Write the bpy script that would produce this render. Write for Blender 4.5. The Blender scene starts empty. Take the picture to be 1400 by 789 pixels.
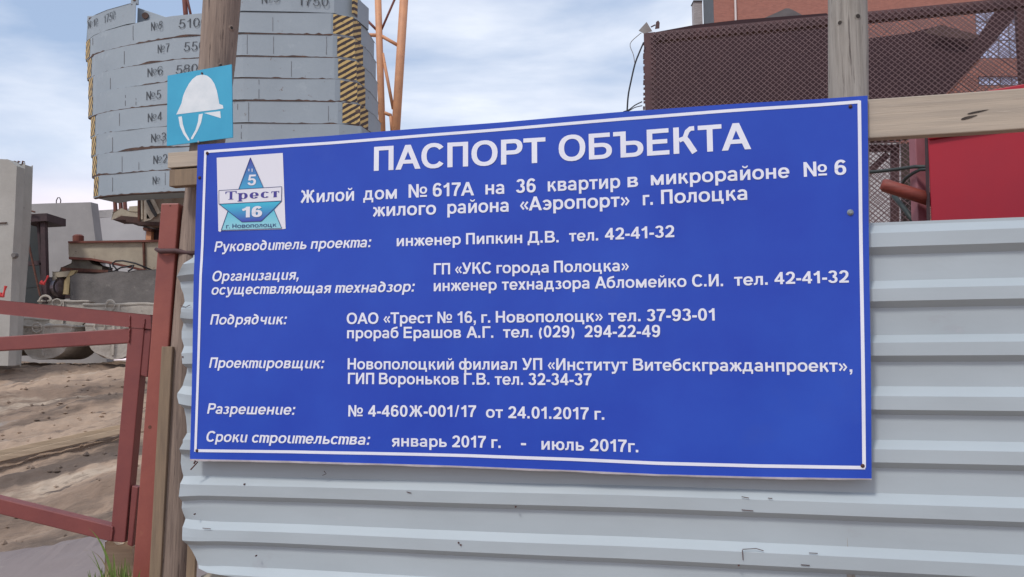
import bpy, math, random
from mathutils import Vector, Matrix, noise
from mathutils.geometry import tessellate_polygon
random.seed(7)
SC = bpy.context.scene
COL = SC.collection

# ------------------------------------------------------------------ camera
F_PX, CX, CY = 1150.0, 700.0, 394.5          # focal length and centre in photograph pixels
EYE = Vector((0, 0, 1.6))
PITCH, ROLL = math.atan(95 / F_PX), math.radians(-0.31)
CAMR = Matrix.Rotation(math.pi / 2 + PITCH, 3, 'X') @ Matrix.Rotation(ROLL, 3, 'Z')
cd = bpy.data.cameras.new('camera')
cd.sensor_width = 36; cd.lens = F_PX * 36 / 1400
cd.clip_start = 0.05; cd.clip_end = 3000
cam = bpy.data.objects.new('camera', cd); COL.objects.link(cam)
cam.matrix_world = Matrix.Translation(EYE) @ CAMR.to_4x4()
SC.camera = cam

# ------------------------------------------------------------------ light
SUN_EL, SUN_AZ = math.radians(50), math.radians(215)   # azimuth measured from +Y towards +X
w = bpy.data.worlds.new('World'); SC.world = w; w.use_nodes = True
nt = w.node_tree; nt.nodes.clear()
def N(t, **k):
    n = nt.nodes.new(t)
    for a, b in k.items(): setattr(n, a, b)
    return n
L = lambda a, b: nt.links.new(a, b)
sky = N('ShaderNodeTexSky', sky_type='NISHITA', sun_disc=False, sun_elevation=SUN_EL, sun_rotation=SUN_AZ)
sky.dust_density = 1.6; sky.ozone_density = 1.3
tc = N('ShaderNodeTexCoord')
mp = N('ShaderNodeMapping'); mp.inputs['Scale'].default_value = (1.0, 1.0, 3.6); mp.inputs['Location'].default_value = (0.31, 0.1, 0.42)
L(tc.outputs['Generated'], mp.inputs[0])
nz = N('ShaderNodeTexNoise'); nz.inputs['Scale'].default_value = 2.1; nz.inputs['Detail'].default_value = 7; nz.inputs['Roughness'].default_value = .52
nz.inputs['Distortion'].default_value = .25
L(mp.outputs[0], nz.inputs['Vector'])
rp = N('ShaderNodeValToRGB'); rp.color_ramp.elements[0].position = .41; rp.color_ramp.elements[1].position = .64
L(nz.outputs['Fac'], rp.inputs[0])
nz2 = N('ShaderNodeTexNoise'); nz2.inputs['Scale'].default_value = 4.3; nz2.inputs['Detail'].default_value = 6
L(mp.outputs[0], nz2.inputs['Vector'])
cl = N('ShaderNodeValToRGB')                                   # cloud colour: greyer undersides to white tops
cl.color_ramp.elements[0].position = .3; cl.color_ramp.elements[0].color = (6.2, 6.8, 8.0, 1)
cl.color_ramp.elements[1].position = .72; cl.color_ramp.elements[1].color = (8.9, 9.2, 9.9, 1)
L(nz2.outputs['Fac'], cl.inputs[0])
# pale cloud veil over the blue, thicker towards the horizon
sx = N('ShaderNodeSeparateXYZ'); L(tc.outputs['Generated'], sx.inputs[0])
hz = N('ShaderNodeMapRange'); hz.inputs['From Min'].default_value = .12; hz.inputs['From Max'].default_value = .22
hz.inputs['To Min'].default_value = 1; hz.inputs['To Max'].default_value = 0
hz.interpolation_type = 'SMOOTHSTEP'
L(sx.outputs['Z'], hz.inputs['Value'])
veil = N('ShaderNodeMixRGB'); veil.inputs[0].default_value = .7
veil.inputs[2].default_value = (4.1, 5.3, 7.4, 1)
L(sky.outputs[0], veil.inputs[1])
m1 = N('ShaderNodeMixRGB'); L(rp.outputs[0], m1.inputs[0]); L(veil.outputs[0], m1.inputs[1]); L(cl.outputs[0], m1.inputs[2])
m2 = N('ShaderNodeMixRGB'); L(hz.outputs[0], m2.inputs[0]); L(m1.outputs[0], m2.inputs[1]); m2.inputs[2].default_value = (8.9, 7.7, 8.3, 1)
bg = N('ShaderNodeBackground'); bg.inputs[1].default_value = .09; L(m2.outputs[0], bg.inputs[0])
ow = N('ShaderNodeOutputWorld'); L(bg.outputs[0], ow.inputs[0])
sd = bpy.data.lights.new('sun', 'SUN'); sd.energy = 1.45; sd.angle = math.radians(10); sd.color = (1, .95, .9)
sun = bpy.data.objects.new('sun', sd); COL.objects.link(sun)
SD = Vector((math.sin(SUN_AZ) * math.cos(SUN_EL), math.cos(SUN_AZ) * math.cos(SUN_EL), math.sin(SUN_EL)))
sun.rotation_euler = SD.to_track_quat('Z', 'Y').to_euler()
sun.location = (0, 0, 30)
SC.view_settings.view_transform = 'Standard'; SC.view_settings.look = 'None'
SC.view_settings.exposure = 0.42; SC.view_settings.gamma = 1

# ------------------------------------------------------------------ pixel to place
def ray(px, py):
    return (CAMR @ Vector(((px - CX) / F_PX, (CY - py) / F_PX, -1))).normalized()
def W(px, py, Y):                       # point of the sight line at depth Y
    d = ray(px, py); return EYE + d * (Y / d.y)
FA, FB = Vector((-1.015, 2.67, 0)), Vector((.93, 2.19, 0))
FU = (FB - FA).normalized(); FN = Vector((FU.y, -FU.x, 0))       # along the fence, towards the viewer
FROT = math.atan2(FU.y, FU.x)
def FP(px, py, off=0.0):                # point on the fence plane moved off metres behind the sign
    d = ray(px, py); p0 = FA - FN * off
    return EYE + d * ((p0 - EYE).dot(FN) / d.dot(FN))
def FQ(s, z, off=0.0):                  # fence coordinates: s metres from FA, height z
    p = FA + FU * s - FN * off; return Vector((p.x, p.y, z))
def fs(p): return (p - FA).dot(FU)

# ------------------------------------------------------------------ materials
MATS = {}
def mat(name, c1, c2=None, scale=6., rough=.6, metal=0., bump=.15, bscale=60., stretch=(1, 1, 1), spots=(), mix=(.35, .7), spec=.5, coat=0., bdist=.004, rot=0.):
    m = bpy.data.materials.new(name); m.use_nodes = True; t = m.node_tree
    b = t.nodes['Principled BSDF']; b.inputs['Roughness'].default_value = rough; b.inputs['Metallic'].default_value = metal
    b.inputs['Specular IOR Level'].default_value = spec; b.inputs['Coat Weight'].default_value = coat; b.inputs['Coat Roughness'].default_value = .15
    tcn = t.nodes.new('ShaderNodeTexCoord'); mpn = t.nodes.new('ShaderNodeMapping'); mpn.inputs['Scale'].default_value = stretch; mpn.inputs['Rotation'].default_value = (0, 0, rot)
    if rot: mpn.vector_type = 'TEXTURE'
    t.links.new(tcn.outputs['Object'], mpn.inputs[0])
    def nse(s, det=7, r=.6, v=None):
        n = t.nodes.new('ShaderNodeTexNoise'); n.inputs['Scale'].default_value = s; n.inputs['Detail'].default_value = det; n.inputs['Roughness'].default_value = r
        t.links.new((v or mpn).outputs[0], n.inputs['Vector']); return n
    def ramp(n, a, bb):
        r = t.nodes.new('ShaderNodeMapRange'); r.inputs['From Min'].default_value = a; r.inputs['From Max'].default_value = bb
        t.links.new(n.outputs['Fac'], r.inputs['Value']); return r
    def mx(fac, a, bcol):
        q = t.nodes.new('ShaderNodeMixRGB'); t.links.new(fac.outputs[0], q.inputs[0])
        if isinstance(a, tuple): q.inputs[1].default_value = (*a, 1)
        else: t.links.new(a.outputs[0], q.inputs[1])
        q.inputs[2].default_value = (*bcol, 1); return q
    cur = mx(ramp(nse(scale), *mix), tuple(c1), tuple(c2 or c1))
    for (col, s, a, bb) in spots:
        cur = mx(ramp(nse(s, 8, .65), a, bb), cur, tuple(col))
    t.links.new(cur.outputs[0], b.inputs['Base Color'])
    if bump:
        bn = t.nodes.new('ShaderNodeBump'); bn.inputs['Strength'].default_value = bump; bn.inputs['Distance'].default_value = bdist
        t.links.new(nse(bscale).outputs['Fac'], bn.inputs['Height']); t.links.new(bn.outputs[0], b.inputs['Normal'])
    MATS[name] = m; return m

GALV = mat('galvanised_paint', (.415, .472, .50), (.37, .42, .445), 3.5, .42, 0, .05, 25, stretch=(.5, 1, 1),
           spots=(((.33, .33, .36), 7, .64, .82), ((.36, .30, .26), 3, .70, .9), ((.50, .53, .56), 14, .66, .9), ((.12, .08, .06), 38, .765, .80)), spec=.5)
BLUE = mat('blue_sign_print', (.015, .055, .43), (.022, .083, .50), 2.2, .36, 0, .03, 12, spec=.38,
           spots=(((.045, .095, .44), 1.3, .56, .85), ((.10, .15, .45), 60, .70, .85)))
WHITE = mat('white_sign_print', (.80, .82, .90), (.74, .76, .86), 8, .4, 0, 0)
SIGNW = mat('board_white_edge', (.72, .70, .74), (.55, .52, .55), 30, .5)
OLDWOOD = mat('weathered_log', (.36, .335, .30), (.22, .20, .175), 3, .85, 0, .7, 6, stretch=(22, 22, 1.3),
              spots=(((.07, .055, .05), 4.2, .60, .72), ((.40, .37, .33), 6, .62, .8)), bdist=.006)
BROWNWOOD = mat('brown_log', (.315, .24, .19), (.19, .142, .115), 3, .85, 0, .7, 6, stretch=(24, 24, 1.5),
                spots=(((.06, .04, .035), 4.5, .58, .70), ((.30, .25, .22), 6, .62, .8)), bdist=.006)
PLANK = mat('rail_timber', (.47, .395, .31), (.34, .29, .235), 3, .8, 0, .4, 6, stretch=(1.1, 14, 22),
            spots=(((.24, .19, .15), 3.4, .63, .78), ((.60, .52, .42), 6, .60, .8)), bdist=.003)
LATH = mat('tan_lath', (.27, .195, .125), (.18, .13, .09), 3, .8, 0, .5, 6, stretch=(20, 20, 1.6), bdist=.003)
PALEWOOD = mat('sawn_pale_timber', (.52, .39, .26), (.34, .25, .165), 3, .8, 0, .4, 6, stretch=(1, 16, 16))
REDP = mat('red_oxide_paint', (.225, .060, .052), (.18, .047, .045), 9, .5, 0, .15, 60,
           spots=(((.30, .19, .14), 7, .66, .85), ((.10, .035, .03), 13, .64, .74), ((.30, .085, .065), 20, .64, .8)))
REDPOST = mat('red_oxide_post_paint', (.30, .085, .062), (.235, .062, .05), 7, .5, 0, .2, 50,
           spots=(((.09, .035, .03), 16, .70, .8), ((.35, .13, .08), 22, .62, .8)))
RUST = mat('rust', (.14, .055, .035), (.07, .028, .022), 20, .85, 0, .5, 80)
RUSTWIRE = mat('rusty_wire', (.10, .045, .045), (.055, .03, .03), 40, .7, 0, .3, 90)
BALL = mat('ballast_paint', (.31, .36, .395), (.27, .315, .35), 1.6, .6, 0, .25, 30,
           spots=(((.37, .42, .45), 5, .6, .8), ((.16, .12, .10), 9, .655, .72), ((.13, .07, .05), 21, .70, .76)), bdist=.006)
BLACKP = mat('black_stencil', (.03, .035, .045), (.09, .10, .11), 26, .7, 0, 0)
DARKGAP = mat('dark_rusty_joint', (.055, .035, .03), (.13, .075, .055), 9, .9, 0, .5, 40)
CRANEY = mat('faded_orange_paint', (.62, .30, .15), (.50, .24, .13), 8, .6, 0, .2, 40,
             spots=(((.22, .09, .05), 9, .62, .74), ((.14, .06, .04), 25, .66, .74)))
CRANEB = mat('dirty_cream_paint', (.46, .40, .30), (.34, .29, .22), 4, .65, 0, .3, 30,
             spots=(((.16, .07, .04), 6, .60, .74), ((.08, .04, .03), 15, .64, .74)))
REDBROWN = mat('red_brown_steel', (.20, .06, .04), (.12, .04, .03), 10, .7, 0, .2, 40)
CONC = mat('precast_concrete', (.36, .345, .335), (.29, .28, .275), 2.4, .9, 0, .35, 30, spots=(((.20, .19, .185), 5, .62, .8), ((.44, .42, .40), 9, .62, .8)), bdist=.006)
CONCL = mat('pale_precast_concrete', (.50, .485, .48), (.43, .415, .415), 1.8, .9, 0, .2, 30, spots=(((.34, .32, .31), 4, .64, .82),))
CONCY = mat('warm_precast_concrete', (.41, .395, .36), (.33, .315, .285), 2.4, .9, 0, .35, 30, spots=(((.20, .18, .16), 7, .64, .8),), bdist=.006)
CONCD = mat('dark_rough_concrete', (.185, .17, .16), (.12, .112, .107), 5, .95, 0, .8, 22, spots=(((.26, .24, .22), 9, .58, .75),), bdist=.012)
CRUST = mat('mortar_crusted_steel', (.50, .455, .39), (.35, .31, .265), 7, .95, 0, .8, 24, spots=(((.14, .11, .09), 11, .60, .74), ((.46, .42, .37), 8, .60, .8)), bdist=.012)
DARKG = mat('dark_green_steel', (.020, .028, .030), (.035, .038, .038), 5, .7)
DARKR = mat('dark_maroon_steel', (.055, .028, .032), (.035, .02, .022), 8, .7)
MESHM = mat('mesh_wire', (.19, .125, .125), (.12, .075, .08), 30, .6, .2, 0)
ENC = mat('brown_frame_paint', (.10, .042, .042), (.065, .029, .031), 6, .65, 0, .3, 40, spots=(((.05, .03, .03), 9, .6, .8),))
ENCD = mat('brown_sheet_with_shade', (.030, .010, .014), (.040, .015, .018), 3, .85)  # brown steel, with the darkness of the interior put into the base colour
REDPANEL = mat('glossy_red_paint', (.385, .014, .028), (.315, .016, .032), 1.7, .4, 0, .02, 10, spec=.35)
PINKP = mat('dusty_red_paint', (.33, .13, .15), (.25, .085, .10), 6, .6)
POLE = mat('red_stained_pole', (.24, .045, .028), (.15, .03, .022), 4, .6, 0, .3, 8, stretch=(1.5, 16, 16))
CABLEG = mat('dark_green_cable', (.018, .028, .026), (.03, .04, .037), 20, .55, 0, 0)
CABLEB = mat('black_cable', (.012, .013, .018), None, 20, .5, 0, 0)
SANDM = None

def brick_mat(name, c1, c2, mortar, s=1.0):
    m = bpy.data.materials.new(name); m.use_nodes = True; t = m.node_tree; b = t.nodes['Principled BSDF']; b.inputs['Roughness'].default_value = .9
    tcn = t.nodes.new('ShaderNodeTexCoord'); mpn = t.nodes.new('ShaderNodeMapping'); mpn.inputs['Rotation'].default_value = (math.pi / 2, 0, 0)
    t.links.new(tcn.outputs['Object'], mpn.inputs[0])
    br = t.nodes.new('ShaderNodeTexBrick'); br.inputs['Scale'].default_value = s; br.inputs['Brick Width'].default_value = .26; br.inputs['Row Height'].default_value = .085
    br.inputs['Mortar Size'].default_value = .007
    br.inputs['Color1'].default_value = (*c1, 1); br.inputs['Color2'].default_value = (*c2, 1); br.inputs['Mortar'].default_value = (*mortar, 1)
    t.links.new(mpn.outputs[0], br.inputs['Vector']); t.links.new(br.outputs['Color'], b.inputs['Base Color']); return m
BRICK = brick_mat('orange_brick', (.36, .145, .105), (.29, .115, .085), (.27, .16, .135))
GREYBRICK = brick_mat('grey_brick', (.42, .40, .40), (.33, .31, .31), (.25, .24, .24))
GREYPAN = mat('dark_grey_paint_and_shade', (.10, .115, .13), (.08, .09, .10), 2, .7)  # grey parts, also the painted shade on the brick building's side
WINB = mat('pale_blue_glazing', (.50, .56, .78), (.30, .36, .52), 1.2, .3, 0, 0)
PIPEW = mat('pale_downpipe', (.62, .55, .53), None, 3, .5, 0, 0)
CYANB = mat('cyan_plate_print', (.035, .335, .53), (.05, .40, .60), 5, .45, 0, .03, 30)
HELW = mat('chalky_white_print', (.74, .78, .80), (.62, .68, .71), 18, .6, 0, .03, 60)
NAIL = mat('rusty_nail', (.09, .03, .025), (.04, .02, .02), 40, .7)
BOLT = mat('zinc_bolt', (.35, .40, .42), (.25, .28, .3), 40, .45, .6)
GRASSM = mat('grass_blade', (.13, .22, .045), (.20, .28, .07), 30, .6, 0, 0)
DRYG = mat('dry_grass_blade', (.28, .22, .10), (.20, .17, .09), 30, .7, 0, 0)
STONE = mat('pale_stone', (.42, .36, .28), (.30, .26, .21), 8, .9, 0, .5, 30)
REDTAG = mat('red_ribbon', (.62, .05, .05), (.5, .04, .04), 10, .6)

def grad_mat(name, lo, hi):
    m = bpy.data.materials.new(name); m.use_nodes = True; t = m.node_tree; b = t.nodes['Principled BSDF']; b.inputs['Roughness'].default_value = .4
    tcn = t.nodes.new('ShaderNodeTexCoord'); s = t.nodes.new('ShaderNodeSeparateXYZ'); q = t.nodes.new('ShaderNodeMixRGB')
    t.links.new(tcn.outputs['Generated'], s.inputs[0]); t.links.new(s.outputs['Z'], q.inputs[0])
    q.inputs[1].default_value = (*lo, 1); q.inputs[2].default_value = (*hi, 1); t.links.new(q.outputs[0], b.inputs['Base Color']); return m
def stripe_mat(name, ca, cb, ax, az, freq, duty=.5):
    m = bpy.data.materials.new(name); m.use_nodes = True; t = m.node_tree; b = t.nodes['Principled BSDF']; b.inputs['Roughness'].default_value = .6
    tcn = t.nodes.new('ShaderNodeTexCoord')
    d = t.nodes.new('ShaderNodeVectorMath'); d.operation = 'DOT_PRODUCT'; d.inputs[1].default_value = (ax * freq, 0, az * freq)
    t.links.new(tcn.outputs['Object'], d.inputs[0])
    n = t.nodes.new('ShaderNodeTexNoise'); n.inputs['Scale'].default_value = 14; n.inputs['Detail'].default_value = 6; t.links.new(tcn.outputs['Object'], n.inputs['Vector'])
    ad = t.nodes.new('ShaderNodeMath'); ad.operation = 'MULTIPLY_ADD'; ad.inputs[1].default_value = .22; t.links.new(n.outputs['Fac'], ad.inputs[0]); t.links.new(d.outputs['Value'], ad.inputs[2])
    fr = t.nodes.new('ShaderNodeMath'); fr.operation = 'FRACT'; t.links.new(ad.outputs[0], fr.inputs[0])
    gt = t.nodes.new('ShaderNodeMath'); gt.operation = 'GREATER_THAN'; gt.inputs[1].default_value = duty; t.links.new(fr.outputs[0], gt.inputs[0])
    q = t.nodes.new('ShaderNodeMixRGB'); t.links.new(gt.outputs[0], q.inputs[0]); q.inputs[1].default_value = (*ca, 1); q.inputs[2].default_value = (*cb, 1)
    r = t.nodes.new('ShaderNodeMapRange'); r.inputs['From Min'].default_value = .62; r.inputs['From Max'].default_value = .72; t.links.new(n.outputs['Fac'], r.inputs['Value'])
    q2 = t.nodes.new('ShaderNodeMixRGB'); t.links.new(r.outputs[0], q2.inputs[0]); t.links.new(q.outputs[0], q2.inputs[1]); q2.inputs[2].default_value = (.10, .06, .045, 1)
    t.links.new(q2.outputs[0], b.inputs['Base Color']); return m

# ------------------------------------------------------------------ mesh builder
class MB:
    def __init__(s): s.v = []; s.f = []
    def poly(s, pts):
        i = len(s.v); s.v += [Vector(p) for p in pts]; s.f.append(list(range(i, i + len(pts)))); return s
    def tess(s, pts):
        i = len(s.v); s.v += [Vector(p) for p in pts]
        for a, b, c in tessellate_polygon([[Vector(p) for p in pts]]): s.f.append([i + a, i + b, i + c])
        return s
    def prism(s, A, B):                # two matching rings joined, both ends closed
        n = len(A); i = len(s.v); s.v += [Vector(p) for p in A] + [Vector(p) for p in B]
        for k in range(n): s.f.append([i + k, i + (k + 1) % n, i + n + (k + 1) % n, i + n + k])
        if n <= 4: s.f.append(list(range(i, i + n))[::-1]); s.f.append(list(range(i + n, i + 2 * n)))
        else:
            for a, b, c in tessellate_polygon([[Vector(p) for p in A]]): s.f.append([i + a, i + b, i + c]); s.f.append([i + n + c, i + n + b, i + n + a])
        return s
    def box(s, c, d, rz=0):
        c = Vector(c); R = Matrix.Rotation(rz, 3, 'Z'); x, y, z = [q / 2 for q in d]
        A = [c + R @ Vector(p) for p in ((-x, -y, -z), (x, -y, -z), (x, y, -z), (-x, y, -z))]
        B = [p + Vector((0, 0, 2 * z)) for p in A]; return s.prism(A, B)
    def bar(s, a, b, wx, wy, up=None):
        a, b = Vector(a), Vector(b); t = (b - a).normalized(); up = Vector(up) if up else (Vector((0, 1, 0)) if abs(t.y) < .9 else Vector((0, 0, 1)))
        x = t.cross(up).normalized(); y = t.cross(x).normalized(); x *= wx / 2; y *= wy / 2
        return s.prism([a - x - y, a + x - y, a + x + y, a - x + y], [b - x - y, b + x - y, b + x + y, b - x + y])
    def tube(s, pts, r, n=8, rs=None, cap=True):
        pts = [Vector(p) for p in pts]; base = len(s.v); prev = None
        for k, p in enumerate(pts):
            t = (pts[min(k + 1, len(pts) - 1)] - pts[max(k - 1, 0)]).normalized()
            if prev is None: x = t.orthogonal().normalized()
            else: x = (prev - t * prev.dot(t)).normalized()
            prev = x; y = t.cross(x); rr = rs[k] if rs else r
            for j in range(n):
                a = 2 * math.pi * j / n; s.v.append(p + (x * math.cos(a) + y * math.sin(a)) * rr)
        for k in range(len(pts) - 1):
            for j in range(n):
                a = base + k * n + j; b = base + k * n + (j + 1) % n; s.f.append([a, b, b + n, a + n])
        if cap: s.f.append(list(range(base, base + n))[::-1]); s.f.append(list(range(base + (len(pts) - 1) * n, base + len(pts) * n)))
        return s
    def grid(s, rows):
        i = len(s.v); m = len(rows[0])
        for r in rows: s.v += [Vector(p) for p in r]
        for a in range(len(rows) - 1):
            for b in range(m - 1):
                k = i + a * m + b; s.f.append([k, k + 1, k + m + 1, k + m])
        return s
    def build(s, name, m, parent=None, frame=None, smooth=False, bevel=0, base=None):
        vs = s.v
        if parent is not None: inv = parent['_m'].inverted() if False else PM[parent.name].inverted(); P = None
        else:
            if frame is None:
                xs = [v.x for v in vs]; ys = [v.y for v in vs]; zs = [v.z for v in vs]
                b = base or Vector(((min(xs) + max(xs)) / 2, (min(ys) + max(ys)) / 2, min(zs))); frame = Matrix.Translation(b)
            P = frame; inv = frame.inverted()
        me = bpy.data.meshes.new(name); me.from_pydata([inv @ v for v in vs], [], s.f); me.validate(); me.update()
        if smooth:
            me.shade_smooth()
        me.materials.append(m); o = bpy.data.objects.new(name, me); COL.objects.link(o)
        if parent is not None: o.parent = parent; PM[o.name] = PM[parent.name]
        else: o.matrix_world = P; PM[o.name] = P.copy()
        if bevel:
            md = o.modifiers.new('bevel', 'BEVEL'); md.width = bevel; md.segments = 2; md.limit_method = 'ANGLE'; md.angle_limit = math.radians(40)
        return o
PM = {}                                 # object name -> frame its mesh is written in
def tag(o, label=None, cat=None, group=None, kind=None):
    if label: o['label'] = label
    if cat: o['category'] = cat
    if group: o['group'] = group
    if kind: o['kind'] = kind
    return o
def thing(name, loc, label, cat, group=None, rz=0.0):
    o = bpy.data.objects.new(name, None); o.empty_display_size = .1; COL.objects.link(o)
    M = Matrix.Translation(Vector(loc)) @ Matrix.Rotation(rz, 4, 'Z'); o.matrix_world = M; PM[o.name] = M.copy()
    return tag(o, label, cat, group)
def child_of(o, kid):                   # sub-part meshes share the part's frame
    PM[kid.name] = PM[o.name]; return kid
def slab(pts, Y, th, mb=None, dirv=(0, 1, 0)):   # outline at depth Y given a real thickness
    mb = mb or MB(); d = Vector(dirv).normalized() * th
    A = [W(x, y, Y) for x, y in pts]; return mb.prism(A, [p + d for p in A])

# ------------------------------------------------------------------ ground
def sstep(a, b, x):
    t = max(0, min(1, (x - a) / (b - a))); return t * t * (3 - 2 * t)
def ground_z(x, y):
    t = max(0, min(1, (y - 5.0) / 5.6)); z = 1.53 * (t * .75 + .25 * t * t * (3 - 2 * t))
    p = Vector((x, y, 0)); d = (p - FA).dot(FN); s = (p - FA).dot(FU)
    z = max(z, .80 * (1 - sstep(.30, 1.0, abs(d + .05))) * sstep(-.75, -.30, s), (.915 + .012 * noise.noise(Vector((x * 9, y * 9, 0)))) * (1 - sstep(.32, 1.0, abs(d + .45))) * sstep(-.02, .06, s))
    if y > 5.2 and y < 60:
        k = sstep(5.4, 6.6, y) * (1 - sstep(20, 40, y))
        # wheel ruts running up to the right, clods and small lumps
        u, v = x * .78 + y * .62, -x * .62 + y * .78
        z += k * (.10 * noise.noise(Vector((u * .30, v * 1.5, 0))) + .065 * noise.noise(Vector((u * .45, v * 3.6, 3))) + .035 * noise.noise(Vector((u * .9, v * 8, 5))))
        z -= k * .07 * max(0, 1 - abs(noise.noise(Vector((u * .22, v * 1.1, 8)))) * 7)
        z += k * (.020 * noise.noise(Vector((x * 2.5, y * 3, 1))) + .022 * noise.noise(Vector((x * 7, y * 8, 4))) + .016 * noise.noise(Vector((x * 19, y * 21, 7))))
    return z
def axis(segs):
    out = []
    for a, b, n in segs: out += [a + (b - a) * i / n for i in range(n)]
    return out + [segs[-1][1]]
gx = axis([(-700, -60, 8), (-60, -9, 14), (-9, -1.0, 330), (-1.0, 6, 60), (6, 60, 12), (60, 700, 8)])
gy = axis([(-60, 0, 6), (0, 2, 10), (2, 5, 60), (5, 12.5, 340), (12.5, 30, 30), (30, 1500, 14)])
g = MB(); g.grid([[Vector((x, y, ground_z(x, y))) for x in gx] for y in gy])
GROUND = mat('sandy_mud', (.39, .28, .20), (.235, .165, .118), 1.0, .92, 0, 1.0, 9, stretch=(3.4, .62, 1), rot=math.radians(38.5),
             spots=(((.13, .095, .073), 1.25, .50, .60), ((.47, .375, .285), 1.6, .57, .68), ((.115, .085, .068), 4.5, .58, .68), ((.30, .27, .245), 2.6, .62, .74)), mix=(.42, .58), bdist=.03)  # dark streaks: mud tones, with shading of the ruts put into the colour
tag(g.build('ground', GROUND, smooth=True, frame=Matrix.Identity(4)), kind='structure')
# smooth concrete apron in the gateway
ap = [W(-260, 792, 5.0), W(-260, 775, 6.1), W(0, 752, 6.0), W(60, 739, 6.15), W(110, 727, 6.3), W(175, 716, 6.4), W(420, 716, 6.4)]
edge = [Vector((-4.9, 6.02)), Vector((-3.66, 5.98)), Vector((-3.32, 6.12)), Vector((-3.2, 6.16)), Vector((-2.9, 6.30)), Vector((-2.4, 6.42)), Vector((-1.0, 6.45))]
PAVE = mat('dusty_concrete_apron', (.235, .195, .185), (.19, .155, .15), 1.3, .9, 0, .2, 20, spots=(((.36, .31, .26), 2.6, .58, .75),))
a = MB(); rows = []
for k in range(25):
    t = k / 24; row = []
    for j in range(41):
        u = j / 40 * 6; i = min(5, int(u)); e = edge[i].lerp(edge[i + 1], u - i); y0 = 3.6
        x = e.x; y = y0 + (e.y - y0) * t
        row.append(Vector((x, y, ground_z(x, y) + .035 + .01 * noise.noise(Vector((x, y, 0))))))
    rows.append(row)
a.grid(rows); rows2 = [rows[-1], [p + Vector((0, .012, -.12)) for p in rows[-1]]]; a.grid(rows2)
tag(a.build('pavement', PAVE, smooth=False, frame=Matrix.Identity(4)), kind='structure')

def drop(px, py, Y0=5, Y1=14):          # first point of the ground under a pixel
    Y = Y0
    while Y < Y1:
        p = W(px, py, Y)
        if p.z <= ground_z(p.x, p.y): return Vector((p.x, p.y, ground_z(p.x, p.y)))
        Y += .02
    return W(px, py, Y1)

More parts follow.
